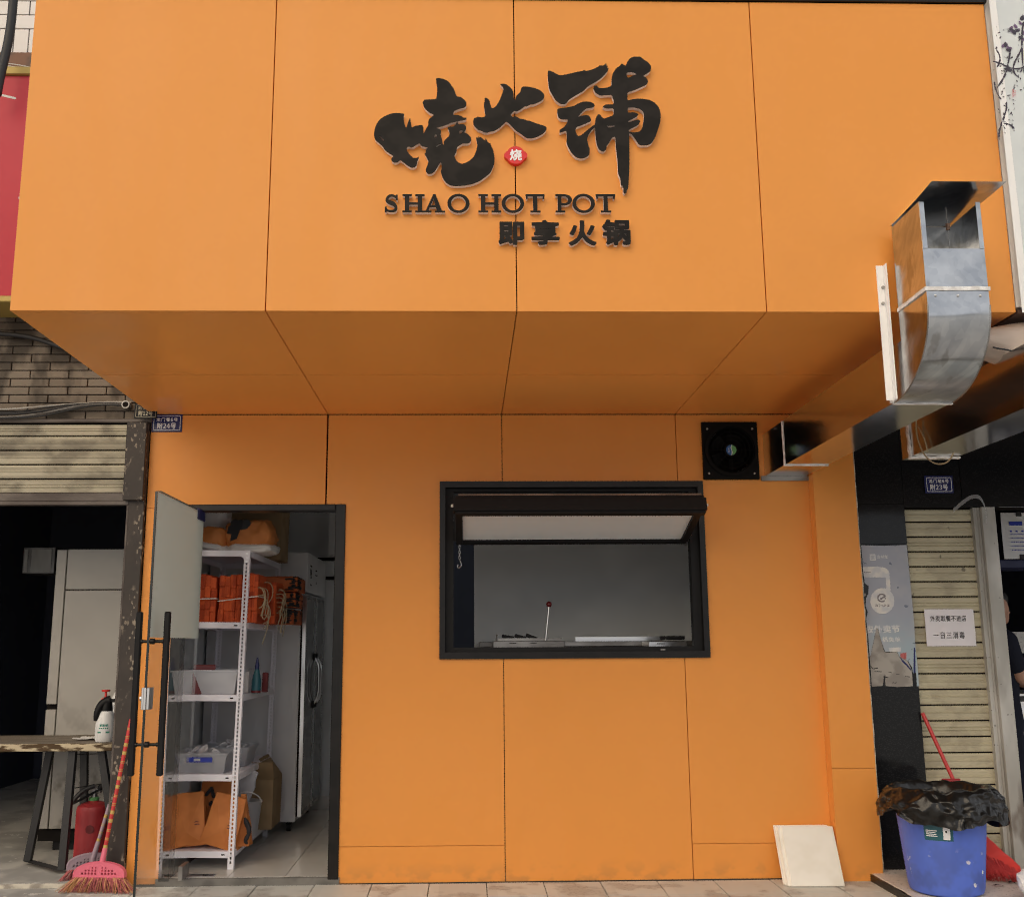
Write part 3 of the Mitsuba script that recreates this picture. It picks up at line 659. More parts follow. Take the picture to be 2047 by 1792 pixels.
def glyph(k):
    if k not in from_glyph:
        adv, s = GLYPHS[k]
        ps = []
        for p in s.split('|'):
            r = [[tuple(map(int, q.split(','))) for q in ring.split(' ')] for ring in p.split('/')]
            ps.append(Polygon(r[0], r[1:]).buffer(0))
        from_glyph[k] = (adv, unary_union(ps))
    return from_glyph[k]


def text(s, x0, z0, width, height, style='R', gap=0.0):
    """shapely shape of a line of characters that fills width x height (metres) from (x0, z0)"""
    out, x = [], 0.0
    for c in s:
        if c == ' ':
            x += 40
            continue
        adv, g = glyph(style + c)
        out.append(affinity.translate(g, x, 0))
        x += adv + gap
    u = unary_union(out)
    a, b, c, d = u.bounds
    u = affinity.translate(u, -a, -b)
    return affinity.translate(affinity.scale(u, width / (c - a), height / (d - b), origin=(0, 0)), x0, z0)


def number_plate(label, l, r, t, b, y, num, mat='mat_plate_blue', ink='mat_plate_print', name='number_plate'):
    k = thing(name, label, 'number plate', 'street number plates' if mat == 'mat_plate_blue' else None)
    part(k, 'plate', cbox(l, r, y - .006, y, b, t, .0015), mat)
    w, hh = r - l, t - b
    o = sbox(l + w * .065, b + hh * .085, r - w * .055, t - hh * .10)
    o = o.buffer(-.008).buffer(.008)
    part(k, 'border', prism(o.difference(o.buffer(-w * .016)), y - .0066, .0006), ink)
    part(k, 'lettering', prism(text('龙门巷6号', l + w * .15, b + hh * .585, w * .70, hh * .22, 'R', 12), y - .0066, .0006), ink)
    part(k, 'lettering', prism(text(num, l + w * .185, b + hh * .18, w * .62, hh * .335, 'R', 4), y - .0066, .0006), ink)
    return k


a, b = at(304, 827, Y=-.006), at(363, 863, Y=-.006)
number_plate('small blue number plate at the top left corner of the orange wall', a[0], b[0], a[2] - .002, b[2], -.0005, '附24号')
a, b = at(1847, 950, Y=-.02), at(1907, 985, Y=-.02)
number_plate('small blue number plate on black granite above the cream shutter', a[0], b[0], a[2], b[2], -.0075, '附23号')

# ------------------------------------------------------------------ sign lettering on the fascia
sg = thing('shop_sign', 'raised black brush lettering with a small red badge on the orange fascia', 'sign')
YS = YF - .030


def traced(pts, ox, oy, s, hole=()):
    def w(q):
        out = []
        for x, y in q:
            p = at((ox + x / s) * .826, (oy + y / s) * .826, Y=YS)
            out.append((p[0], p[2]))
        q = np.array(out)
        n = np.roll(q, -1, 0)
        return np.stack([q * .82 + n * .18, q * .18 + n * .82], 1).reshape(-1, 2)    # takes the corners off
    return Polygon(w(pts), [w(x) for x in hole]).buffer(0)


C1 = [(95,940),(105,880),(135,800),(180,740),(230,705),(300,670),(360,650),(440,645),(540,655),(530,700),(535,790),(555,840),(575,878),(600,790),(628,718),(635,770),(650,868),(700,840),(760,828),(822,826),(828,962),(850,930),(870,880),(905,830),(905,760),(930,720),(975,690),(985,660),(930,640),(880,600),(840,550),(822,490),(830,465),(855,443),(1020,440),(1035,380),(1040,270),(1025,190),(1020,130),(1060,122),(1120,135),(1200,170),(1250,240),(1290,300),(1310,370),(1330,400),(1385,405),(1440,450),(1470,490),(1465,535),(1430,560),(1350,580),(1290,605),(1270,640),(1275,675),(1340,675),(1395,690),(1425,715),(1470,715),(1470,735),(1350,760),(1250,780),(1180,815),(1080,845),(1000,865),(1040,878),(1080,890),(1090,920),(1080,965),(1090,1000),(1105,1040),(1110,1090),(1122,1117),(1145,1115),(1135,1070),(1160,1040),(1215,990),(1225,940),(1215,900),(1190,860),(1230,850),(1290,845),(1310,815),(1335,770),(1350,815),(1400,812),(1440,815),(1465,850),(1460,890),(1440,915),(1440,935),(1490,960),(1530,1000),(1545,1040),(1520,1080),(1480,1095),(1420,1090),(1370,1120),(1330,1145),(1325,1180),(1320,1220),(1295,1260),(1290,1290),(1310,1340),(1340,1380),(1400,1405),(1460,1390),(1530,1350),(1590,1290),(1620,1210),(1640,1130),(1630,1060),(1615,1005),(1650,1020),(1655,990),(1670,1015),(1680,1000),(1720,1035),(1760,1065),(1755,1020),(1790,1080),(1815,1100),(1825,1090),(1840,1140),(1870,1200),(1880,1260),(1890,1320),(1885,1400),(1860,1460),(1830,1530),(1760,1590),(1660,1660),(1560,1700),(1420,1725),(1300,1730),(1220,1715),(1160,1670),(1115,1600),(1090,1510),(1105,1490),(1105,1390),(1085,1370),(1050,1420),(1000,1510),(950,1545),(900,1550),(870,1520),(868,1480),(890,1430),(910,1370),(880,1300),(850,1250),(865,1240),(870,1190),(905,1150),(850,1145),(800,1130),(780,1100),(775,1085),(730,1110),(660,1155),(605,1135),(575,1160),(580,1210),(620,1265),(680,1320),(730,1315),(762,1300),(735,1360),(725,1420),(700,1450),(650,1455),(600,1430),(530,1370),(485,1340),(440,1375),(400,1382),(360,1360),(350,1330),(390,1285),(340,1255),(250,1190),(225,1140),(170,1090),(110,1040),(95,990)]
H1 = [[(982,1000),(990,970),(1015,955),(1038,965),(1030,1000),(1000,1012)], [(1360,950),(1365,910),(1390,890),(1422,900),(1415,930),(1385,955)], [(1008,1150),(1035,1118),(1080,1098),(1108,1100),(1100,1112),(1060,1135),(1025,1155)], [(160,965),(200,1000),(245,1045),(245,1065),(215,1055),(180,1015)]]
C2 = [(145,1120),(160,1060),(180,1030),(215,1040),(250,1005),(310,1020),(380,1025),(430,995),(430,920),(410,820),(400,730),(415,620),(425,555),(480,580),(520,620),(540,710),(560,780),(590,812),(640,795),(700,740),(770,620),(830,470),(865,365),(850,300),(800,255),(790,235),(860,230),(930,250),(1020,320),(1075,400),(1090,470),(1095,570),(1115,620),(1150,580),(1165,510),(1215,470),(1255,430),(1270,370),(1290,315),(1340,295),(1440,300),(1600,335),(1720,385),(1800,460),(1818,520),(1790,590),(1700,650),(1560,705),(1500,705),(1400,755),(1370,745),(1270,820),(1160,880),(1120,850),(1070,890),(1010,970),(1080,1020),(1130,995),(1190,1020),(1250,1060),(1300,1055),(1400,1095),(1480,1105),(1600,1155),(1740,1200),(1840,1230),(1870,1270),(1860,1320),(1800,1390),(1680,1460),(1560,1500),(1440,1510),(1370,1480),(1280,1410),(1160,1330),(1060,1230),(980,1145),(910,1110),(870,1160),(760,1260),(640,1335),(540,1350),(460,1375),(400,1365),(340,1330),(270,1315),(190,1240),(150,1180)]
C3 = [(80,255),(130,270),(180,300),(230,318),(320,300),(420,275),(500,262),(515,248),(525,265),(600,250),(660,225),(715,190),(730,205),(785,170),(772,205),(798,195),(780,230),(803,222),(795,265),(720,340),(650,390),(560,440),(500,500),(420,545),(330,600),(290,655),(230,655),(170,610),(130,540),(100,490),(85,420),(78,330)]
C4 = [(190,735),(200,715),(290,705),(390,685),(450,650),(510,630),(580,632),(630,655),(638,685),(600,700),(540,705),(480,760),(430,820),(480,800),(560,793),(590,830),(595,860),(540,885),(470,915),(420,930),(405,970),(415,1020),(445,1052),(500,1020),(580,950),(645,905),(648,930),(600,970),(560,1030),(545,1090),(560,1150),(578,1200),(575,1265),(530,1300),(480,1310),(420,1300),(360,1240),(320,1170),(302,1110),(310,1040),(300,970),(218,1005),(220,970),(270,940),(310,890),(320,840),(260,840),(215,830),(195,790)]
C5 = [(625,465),(640,435),(665,440),(690,470),(760,470),(845,445),(845,360),(860,290),(900,230),(945,200),(965,172),(1015,205),(1030,160),(1060,115),(1110,90),(1190,92),(1230,125),(1290,165),(1318,210),(1310,260),(1260,295),(1215,318),(1260,345),(1282,385),(1265,420),(1180,460),(1110,490),(1035,515),(1030,560),(1030,620),(1110,600),(1190,595),(1300,610),(1370,650),(1415,710),(1435,790),(1425,880),(1400,960),(1370,1050),(1330,1120),(1285,1150),(1175,1150),(1140,1090),(1090,1020),(1050,1000),(1052,1060),(1055,1200),(1055,1350),(1050,1500),(1045,1620),(1035,1690),(1028,1650),(1020,1730),(1012,1690),(1005,1740),(985,1715),(990,1665),(975,1660),(980,1630),(960,1640),(950,1540),(925,1500),(920,1350),(900,1200),(893,1045),(850,1055),(820,1110),(780,1160),(780,1200),(740,1232),(690,1200),(665,1130),(650,1020),(645,900),(655,825),(690,775),(745,840),(800,820),(870,795),(875,705),(790,710),(735,690),(775,665),(870,665),(875,610),(860,590),(850,545),(780,545),(710,555),(650,520)]
H5 = [[(1020,280),(1070,268),(1125,280),(1150,300),(1110,315),(1050,345),(1025,335)], [(1035,700),(1110,695),(1180,710),(1225,745),(1240,790),(1230,870),(1215,950),(1180,995),(1110,1003),(1045,990),(1050,965),(1110,935),(1165,905),(1188,865),(1165,848),(1110,860),(1040,885),(1042,862),(1090,835),(1150,805),(1165,780),(1110,757),(1036,768)], [(775,900),(800,918),(885,912),(880,935),(820,945),(795,940)]]
chars = [traced(C1, 890, 170, 6.178, H1), traced(C2, 1130, 180, 9.748), unary_union([traced(C3, 1310, 120, 4.977), traced(C4, 1310, 120, 4.977), traced(C5, 1310, 120, 4.977, H5)])]


def raised(shape, name):
    k = part(sg, name, prism(shape, YS + .003, .0265), 'mat_letter_side')
    part(k, 'face', prism(shape.buffer(.0012, join_style=2), YS, .0029), 'mat_letter_black')


for c in chars:
    raised(c, 'character')


def letter(c):
    """capital with slab serifs in a unit box; width is set when it is placed"""
    R = lambda a, b, d, e: sbox(a, b, d, e)
    if c == 'H':
        return unary_union([R(.12, 0, .29, 1), R(.71, 0, .88, 1), R(.2, .44, .8, .54), *[R(x, z, x + .41, z + .075) for x in (0, .59) for z in (0, .925)]])
    if c == 'A':
        return unary_union([Polygon([(.10, .0), (.20, .0), (.52, .93), (.47, 1)]), Polygon([(.66, 0), (.88, 0), (.56, 1), (.45, 1)]), R(.27, .29, .75, .37), R(0, 0, .36, .07), R(.56, 0, 1, .07)])
    if c == 'O':
        o = affinity.scale(Point(.5, .5).buffer(.5, 24), 1, 1.04)
        return o.difference(affinity.scale(Point(.5, .5).buffer(.5, 24), .70, .83))
    if c == 'T':
        return unary_union([R(0, .91, 1, 1), Polygon([(0, 1), (.06, 1), (.10, .78), (.03, .74)]), Polygon([(1, 1), (.94, 1), (.91, .78), (.98, .74)]), R(.40, 0, .60, 1), R(.25, 0, .77, .075)])
    if c == 'P':
        bowl = affinity.scale(Point(.52, .70).buffer(.30, 24), 1.6, 1).intersection(R(.3, 0, 2, 1))
        hole = affinity.scale(Point(.50, .70).buffer(.215, 24), 1.35, 1).intersection(R(.32, 0, 2, 1))
        return unary_union([bowl.difference(hole), R(.14, 0, .34, 1), R(0, 0, .56, .075), R(0, .925, .4, 1)])
    q = spline([(.86, .80, 0), (.62, .95, 0), (.28, .90, 0), (.16, .70, 0), (.42, .54, 0), (.72, .40, 0), (.80, .20, 0), (.52, .05, 0), (.12, .17, 0)], 60)[:, :2]
    w = np.interp(np.linspace(0, 1, 60), [0, .15, .35, .5, .65, .85, 1], [.045, .05, .085, .115, .085, .05, .045])
    return unary_union([LineString(q[i:i + 2]).buffer(w[i]) for i in range(59)] + [R(.80, .70, .90, 1), R(.04, .0, .13, .30)])


EN = [('S', 38, 138), ('H', 177, 352), ('A', 342, 515), ('O', 537, 710), ('H', 785, 962), ('O', 972, 1145), ('T', 1163, 1310), ('P', 1402, 1528), ('O', 1537, 1710), ('T', 1726, 1873)]


def placed(shape, xa, xb, ya, yb, ox=920, oy=450, s=3.3016):
    p, q = at((ox + xa / s) * .826, (oy + yb / s) * .826, Y=YS), at((ox + xb / s) * .826, (oy + ya / s) * .826, Y=YS)
    a, b, c, d = shape.bounds
    return affinity.affine_transform(shape, [(q[0] - p[0]) / (c - a), 0, 0, (q[2] - p[2]) / (d - b), p[0] - a * (q[0] - p[0]) / (c - a), p[2] - b * (q[2] - p[2]) / (d - b)])


for c, a, b in EN:
    raised(placed(letter(c), a, b, 69 if c != 'O' else 66, 209 if c != 'O' else 213), 'letter')
for c, a, b, t, z in [('即', 946, 1146, 288, 470), ('享', 1210, 1428, 275, 470), ('火', 1508, 1720, 277, 475), ('锅', 1778, 1993, 270, 472)]:
    raised(placed(glyph('B' + c)[1], a, b, t, z), 'small_character')
# red badge with one white character
pc = at(1247.6 * .826, 375.5 * .826, Y=YS)
bs = unary_union([affinity.scale(Point(0, 0).buffer(.046, 16), 1, 1.02), affinity.scale(Point(0, .0).buffer(.058, 16), 1.0, .52)]).buffer(-.006).buffer(.006)
bk = part(sg, 'badge', prism(affinity.translate(bs, pc[0], pc[2]), YS, .0295), 'mat_badge_red', label='red badge with one white character')
part(bk, 'character', prism(placed(glyph('M烧')[1], pc[0], 0, 0, 0) if False else affinity.translate(affinity.scale(affinity.translate(glyph('M烧')[1], -50, -38), .00062, .00062, origin=(0, 0)), pc[0], pc[2]), YS - .002, .0018), 'mat_white')

# ------------------------------------------------------------------ exhaust fan and sheet metal duct
fn = thing('exhaust_fan', 'square black wall fan with a round blue and green sticker on its hub', 'fan')
a, b = at(1402, 843, Y=-.03), at(1518, 957, Y=-.03)
fx0_, fz1, fx1_, fz0 = a[0], a[2], b[0], b[2]
fcx, fcz = at(1461, 899, Y=-.03)[[0, 2]]
R0 = .187
disc = Point(fcx, fcz).buffer(R0, 24)
part(fn, 'plate', prism(sbox(fx0_, fz0, fx1_, fz1).difference(Point(fcx, fcz).buffer(R0 - .03, 24)), -.03, .029), 'mat_fan_black')
part(fn, 'ring', prism(disc.difference(Point(fcx, fcz).buffer(R0 - .022, 24)), -.045, .0145), 'mat_fan_black')
part(fn, 'shroud', moved(lathe([(R0 - .031, 0), (R0 - .045, .06), (R0 - .05, .14)], 36), rx=-90, t=(fcx, -.02, fcz)), 'mat_fan_black', smooth=60)
for i in range(5):
    def bl(u, v, i=i):
        r = .05 + u * (R0 - .105)
        th = i * 2 * math.pi / 5 + (v - .5) * (.95 - .2 * u)
        return np.c_[fcx + r * np.cos(th), .035 + (v - .5) * .05, fcz + r * np.sin(th)]
    part(fn, 'blade', grid(bl, 5, 7), 'mat_fan_black', smooth=True)
part(fn, 'backplate', prism(Point(fcx, fcz).buffer(R0 - .04, 24), .115, .004), 'mat_seam')
part(fn, 'hub', cyl((fcx, -.028, fcz), (fcx, .06, fcz), .048, 28), 'mat_fan_black', smooth=40)
part(fn, 'guard', join([moved(trimesh.creation.torus(r, .0022, major_sections=48, minor_sections=5), rx=90, t=(fcx, -.036, fcz)) for r in (.07, .10, .13, .16)] + [tube([(fcx + .05 * math.cos(t), -.036, fcz + .05 * math.sin(t)), (fcx + (R0 - .015) * math.cos(t), -.036, fcz + (R0 - .015) * math.sin(t))], .0025, 5) for t in np.arange(8) * math.pi / 4]), 'mat_fan_black')
st = Point(fcx, fcz).buffer(.036, 20)
wave = LineString([(fcx + .012, fcz + .06), (fcx - .001, fcz + .018), (fcx + .006, fcz - .018), (fcx - .006, fcz - .06)])
right = st.intersection(Polygon([*wave.coords, (fcx + .1, fcz - .06), (fcx + .1, fcz + .06)]))
sk = part(fn, 'hub_sticker', prism(st, -.0305, .002), 'mat_stick_blue', label='round blue and green hub sticker')
part(sk, 'green_field', prism(right, -.0311, .0005), 'mat_stick_green')
part(sk, 'stripe', prism(wave.buffer(.0022).intersection(st), -.0316, .0004), 'mat_plate_print')
part(sk, 'script', prism(unary_union([Point(fcx - .016, fcz + .012 - k * .008).buffer(.003) for k in range(4)]), -.0311, .0005), 'mat_plate_print')
for x in (fx0_ + .035, fx1_ - .035):
    for z in (fz0 + .04, fz1 - .05):
        part(fn, 'bolt', ball((x, -.032, z), .0085, 1), 'mat_steel_bright')

du = thing('exhaust_duct', 'shiny sheet metal exhaust duct with upturned elbow under the fascia corner', 'duct')
LY, DX, DB = -.46, 2.080, 2.652
DW = .285
DTOP = 2.945
JY = -2.22                                                     # joint with the elbow
part(du, 'run', box(DX, DX + DW, JY, -.002, DB, DTOP), 'mat_mirror_steel')
part(du, 'wall_flange', box(DX - .03, DX + DW + .03, -.02, -.003, DB - .035, DB - .001), 'mat_steel_dark')
part(du, 'joint_sealant', join([crumple(box(DX - .006, DX - .0005, LY - .006, LY + .006, DB - .006, DTOP), .003, 30, 1, .02), crumple(box(DX - .006, DX + DW + .004, LY - .006, LY + .006, DB - .007, DB - .0005), .003, 30, 2, .02)]), 'mat_sealant')
# elbow and riser: side outline in (y, z)
FY0, FY1 = -2.665, -2.358
SZ, RZ = 3.077, 3.500
arc = [(FY0 + .442 - .442 * math.cos(t), DB + .35 - .35 * math.sin(t)) for t in np.linspace(0, math.pi / 2, 16)]
side = Polygon([(FY0, SZ), *arc, (JY - .0005, DB), (JY - .0005, DTOP - .02), (FY1, DTOP - .02), (FY1, SZ)])


def yz_plate(poly, x, t):
    m = trimesh.creation.extrude_polygon(poly, t, engine='earcut')
    v = m.vertices
    return trimesh.Trimesh(np.c_[x + v[:, 2], v[:, 0], v[:, 1]], m.faces, process=False)


EX = DX
part(du, 'elbow', yz_plate(side, EX, DW), 'mat_steel', smooth=20)
for x in (EX, EX + DW):
    part(du, 'elbow_rim', tube([(x, y, z) for y, z in arc], .0035, 6), 'mat_steel_dark')
OZ = 3.271
t_ = .002
riser = [box(EX, EX + t_, FY0, FY1, SZ + .004, RZ), box(EX + DW - t_, EX + DW, FY0, FY1, SZ + .004, RZ), box(EX + t_, EX + DW - t_, FY1 - t_, FY1, SZ + .004, RZ + .02),
         box(EX + t_, EX + DW - t_, FY0, FY0 + t_, SZ + .004, OZ)]
part(du, 'riser', join(riser), 'mat_steel')
for x in (EX + .001, EX + DW - .022):
    part(du, 'riser_lip', box(x, x + .021, FY0 - .004, FY0 - .0005, OZ, RZ - .004), 'mat_steel')


def hood(u, v):
    y = FY1 + (FY0 - .115 - FY1) * v
    z = RZ + .008 + .012 * v + .025 * v * v
    w = .012 + .03 * v
    x = EX - .006 + .02 * v + u * (DW + .012 + .045 * v)
    return np.c_[x, y, z]


part(du, 'hood', grid(hood, 6, 8), 'mat_steel', smooth=True)
part(du, 'brace', join([tube([(EX + .02, FY0 + .06, OZ + .13), (EX + .16, FY0 + .07, OZ + .135)], .0035, 5), tube([(EX + .155, FY0 + .06, OZ), (EX + .155, FY0 + .06, RZ)], .0015, 5)]), 'mat_steel_dark')
part(du, 'brace_knot', crumple(box(EX + .148, EX + .162, FY0 + .05, FY0 + .066, OZ + .115, OZ + .145), .006, 60, 3, .006), 'mat_brown_ledge')
part(du, 'seam_sealant', join([crumple(box(EX - .006, EX + DW + .006, FY0 - .007, FY0 - .0005, SZ - .008, SZ + .010), .004, 26, 4, .02), crumple(box(EX - .007, EX - .0005, FY0, FY1, SZ - .008, SZ + .010), .004, 26, 5, .02)]), 'mat_sealant')
for i in range(3):
    part(du, 'rivet', ball((EX + .04 + i * (DW - .08) / 2, FY0 - .001, SZ - .032), .0065, 1), 'mat_steel_bright')
part(du, 'run_sealant', join([crumple(box(EX - .005, EX + DW + .005, JY - .008, JY + .006, DB - .008, DB - .0005), .004, 26, 6, .02), crumple(box(EX - .016, EX - .0005, JY - .010, JY + .008, DB, DTOP), .004, 26, 7, .02)]), 'mat_sealant')
# white angle iron bolted to the fascia
bx0, by = at(1750, 530, Y=YF - .006)[0], YF - .0005
bz1, bz0 = at(1755, 531, Y=YF - .006)[2], at(1778, 800, Y=YF - .006)[2]
an = thing('angle_iron', 'white angle iron strip bolted upright to the fascia left of the metal duct', 'bracket')
part(an, 'flange', cbox(bx0, bx0 + .034, by - .005, by, bz0, bz1, .001), 'mat_white')
part(an, 'web', cbox(bx0 + .0345, bx0 + .040, by - .040, by, bz0, bz1, .001), 'mat_white')
for py in (575, 607):
    q = at(1762, py, Y=by - .005)
    part(an, 'bolt', cyl((q[0] + .004, by - .005, q[2]), (q[0] + .004, by - .014, q[2]), .008, 6), 'mat_steel_dark')

# ------------------------------------------------------------------ the glass door, standing open
gd = thing('glass_door', 'open glass door with frosted upper half and long black pull handles', 'door')
HX, NX, HY, NY = -1.827, -1.848, .070, -.955                  # pivot edge and swinging edge
DZT, DZB = 2.415, .060


def dp(y, off=0.0):
    return HX + (NX - HX) * (y - HY) / (NY - HY) + off


def leaf(y0, y1, z0, z1, off):
    return trimesh.Trimesh([(dp(y0, off), y0, z0), (dp(y1, off), y1, z0), (dp(y1, off), y1, z1), (dp(y0, off), y0, z1)], [(0, 1, 2), (0, 2, 3)], process=False)


part(gd, 'pane', leaf(NY + .006, HY, DZB, DZT, 0), 'mat_glass')
FZ = at(308, 1273, Y=-.90)[2]
film = leaf(NY + .008, HY - .002, FZ, DZT - .002, .005)
part(gd, 'frosted_film', film, 'mat_frosted', label='frosted film on the upper half of the glass')
part(gd, 'edge', box(NX - .006, NX + .006, NY - .004, NY + .0055, DZB, DZT), 'mat_glass_edge')
part(gd, 'edge', join([box(min(dp(NY), dp(HY)) + .002, max(dp(NY), dp(HY)) + .0045, NY + .006, HY, DZT + .0003, DZT + .003)]), 'mat_glass_edge')
hy = at(306, 1281, X=-1.842)[1]
hz1, hz0 = at(283, 1222, Y=hy)[2], at(270, 1550, Y=hy)[2]
for s in (-1, 1):
    off = s * .082
    part(gd, 'handle', cbox(dp(hy) + off - .017, dp(hy) + off + .017, hy - .017, hy + .017, hz0, hz1, .006), 'mat_matte_black')
for py in (1281, 1487):
    z = at(306, py, Y=hy)[2]
    part(gd, 'handle_bar', join([cyl((dp(hy) - .066, hy, z), (dp(hy) + .066, hy, z), .009, 12), cyl((dp(hy) - .012, hy, z), (dp(hy) + .012, hy, z), .017, 14), cyl((dp(hy) - .066, hy, z), (dp(hy) - .055, hy, z), .012, 12), cyl((dp(hy) + .055, hy, z), (dp(hy) + .066, hy, z), .012, 12)]), 'mat_black_frame', smooth=35)
q = at(289, 1395, Y=NY + .03)
lz = q[2]
part(gd, 'lock', join([cbox(NX - .022, NX - .007, NY - .002, NY + .085, lz - .062, lz + .062, .003), cbox(NX + .007, NX + .022, NY - .002, NY + .085, lz - .062, lz + .062, .003), cbox(NX - .007, NX + .007, NY - .010, NY - .0045, lz - .062, lz + .062, .002)]), 'mat_steel_bright')
part(gd, 'lock_knob', cyl((NX - .022, NY + .04, lz), (NX - .040, NY + .04, lz), .013, 14), 'mat_steel_bright', smooth=40)
part(gd, 'pivot_patch', cbox(HX - .014, HX + .014, HY - .16, HY + .002, DZT - .062, DZT + .012, .003), 'mat_navy')
part(gd, 'pivot_patch', cbox(HX - .014, HX + .014, HY - .16, HY + .002, DZB - .012, DZB + .075, .003), 'mat_steel_dark')
a, b = at(352, 1756, Z=.047), at(432, 1745, Z=.047)
part(gd, 'floor_plate', cbox(a[0], b[0], .028, .108, .0455, .0495, .001), 'mat_steel_bright')
part(gd, 'floor_plate_slot', box(b[0] - .075, b[0] - .04, .055, .08, .0497, .0505), 'mat_seam')

# ------------------------------------------------------------------ storage rack and what stands on it
LEAN, PIV = .9, (-1.60, 0, .05)


def rk(m):
    return moved(m, ry=LEAN, about=PIV)


ra = thing('storage_rack', 'white slotted angle storage rack with five shelves just inside the door', 'rack')
RX0, RX1, RY0, RY1 = -2.050, -1.566, .25, 1.46
shz = [2.169, 1.670, 1.178, .652, .160]
holes = [sbox(-.0040, z - .0068, .0040, z + .0068).buffer(.0015, 2) for z in np.arange(.09, 2.14, .0272)]


def flange(w, off):
    return sbox(0, .046, w, 2.172).difference(unary_union([affinity.translate(hh_, off, 0) for hh_ in holes]))


for (x, sx) in ((RX0, 1), (RX1, -1)):
    for (y, sy) in ((RY0, 1), (RY1, -1)):
        f1 = prism(affinity.scale(flange(.040, .021), sx, 1, origin=(0, 0)), 0, .002)
        f1.apply_translation((x, y if sy > 0 else y - .002, 0))
        f2 = prism(flange(.038, .021), 0, .002)
        v = f2.vertices
        f2 = trimesh.Trimesh(np.c_[(x if sx > 0 else x - .002) + v[:, 1], y + sy * (.0022 + v[:, 0]), v[:, 2]], f2.faces, process=False)
        part(ra, 'post', rk(join([f1, f2])), 'mat_rack_white')
for z in shz:
    rails = [box(RX0 + .041, RX1 - .041, RY0 + .0005, RY0 + .003, z - .042, z), box(RX0 + .041, RX1 - .041, RY1 - .003, RY1 - .0005, z - .042, z),
             box(RX0 + .003, RX0 + .005, RY0 + .042, RY1 - .042, z - .042, z), box(RX1 - .005, RX1 - .003, RY0 + .042, RY1 - .042, z - .042, z), box(RX0 + .006, RX1 - .006, RY0 + .004, RY1 - .004, z - .004, z - .0005)]
    part(ra, 'shelf', rk(join(rails)), 'mat_rack_white')
    part(ra, 'rail_slot', rk(box(RX1 - .085, RX1 - .062, RY0 - .0006, RY0 + .0002, z - .026, z - .017)), 'mat_seam')
    part(ra, 'bolt', rk(cyl((RX1 - .021, RY0 - .004, z - .02), (RX1 - .021, RY0, z - .02), .006, 8)), 'mat_steel_bright')
part(ra, 'gusset', rk(prism(Polygon([(RX1 - .085, 2.160), (RX1 - .004, 2.160), (RX1 - .004, 2.085), (RX1 - .036, 2.085), (RX1 - .042, 2.112), (RX1 - .058, 2.126), (RX1 - .085, 2.130)]), RY0 - .003, .0024)), 'mat_rack_white')
for x, z in ((RX1 - .068, 2.145), (RX1 - .02, 2.145), (RX1 - .02, 2.118), (RX1 - .02, 2.092)):
    part(ra, 'bolt', rk(cyl((x, RY0 - .008, z), (x, RY0 - .003, z), .006, 8)), 'mat_steel_bright')


def rz_(z, k=.001):
    return z + k


# top shelf: two slumped orange carrier bags on white liners, and a carton
def slumped(name, label, x0, x1, y0, y1, z0, z1, seed, rot=0, tilt=0):
    k = thing(name, label, 'paper bag')
    def lump(fr, to, s, am):
        m = trimesh.creation.icosphere(subdivisions=4, radius=1)
        v = np.sign(m.vertices) * np.abs(m.vertices) ** .55
        v /= np.abs(v).max(0)
        m = trimesh.Trimesh((v * .5 + .5) * (np.array(to) - fr) + fr, m.faces, process=False)
        m = crumple(m, am, 7, s)
        vv = m.vertices
        vv[:, 2] = np.maximum(vv[:, 2], fr[2])
        return moved(m, rz=rot, ry=tilt, about=((x0 + x1) / 2, (y0 + y1) / 2, z0))
    part(k, 'body', rk(lump((x0, y0, z0 + .02), (x1, y1, z1), seed, .055)), 'mat_orange_bag', smooth=35)
    part(k, 'liner', rk(lump((x0 + .01, y0 - .01, z0 + .0015), (x1 + .02, y1, z0 + .075), seed + 5, .03)), 'mat_off_white', smooth=35)
    return k


k = slumped('carrier_bag', 'slumped orange carrier bag with black brush print at the right of the top shelf', -1.80, -1.46, .42, .80, 2.170, 2.43, 3)
ink = [Point(-1.72, 2.375).buffer(.035), Point(-1.675, 2.37).buffer(.035), Point(-1.635, 2.38).buffer(.028), Polygon([(-1.77, 2.36), (-1.70, 2.385), (-1.60, 2.39), (-1.63, 2.34), (-1.68, 2.33), (-1.70, 2.27), (-1.75, 2.25), (-1.745, 2.30), (-1.78, 2.31)])]
pr = prism(unary_union(ink), 0, .002).subdivide_to_size(.02)
v = pr.vertices.copy()
v[:, 1] += .395 + .03 * np.abs(v[:, 0] + 1.66) / .1
part(k, 'brush_print', rk(trimesh.Trimesh(v, pr.faces, process=False)), 'mat_ink', label='black brush print')
slumped('carrier_bag', 'slumped dull orange carrier bag at the left of the top shelf beside the glass', -2.02, -1.79, .42, .76, 2.170, 2.35, 9, tilt=8)
solid('carton', 'tall plain carton standing at the back of the top shelf', 'box', rk(cbox(-1.95, -1.50, 1.05, 1.40, 2.170, 2.62, .003)), 'mat_cardboard')
k = thing('plastic_bag', 'crumpled white plastic bag on the top shelf next to the door hinge', 'plastic bag')
part(k, 'body', rk(crumple(moved(ball((0, 0, 0), 1, 4), t=(0, 0, 0)).apply_scale((.12, .13, .15)).apply_translation((-1.93, .72, 2.46)), .06, 7, 21)), 'mat_poly_bag', smooth=40)


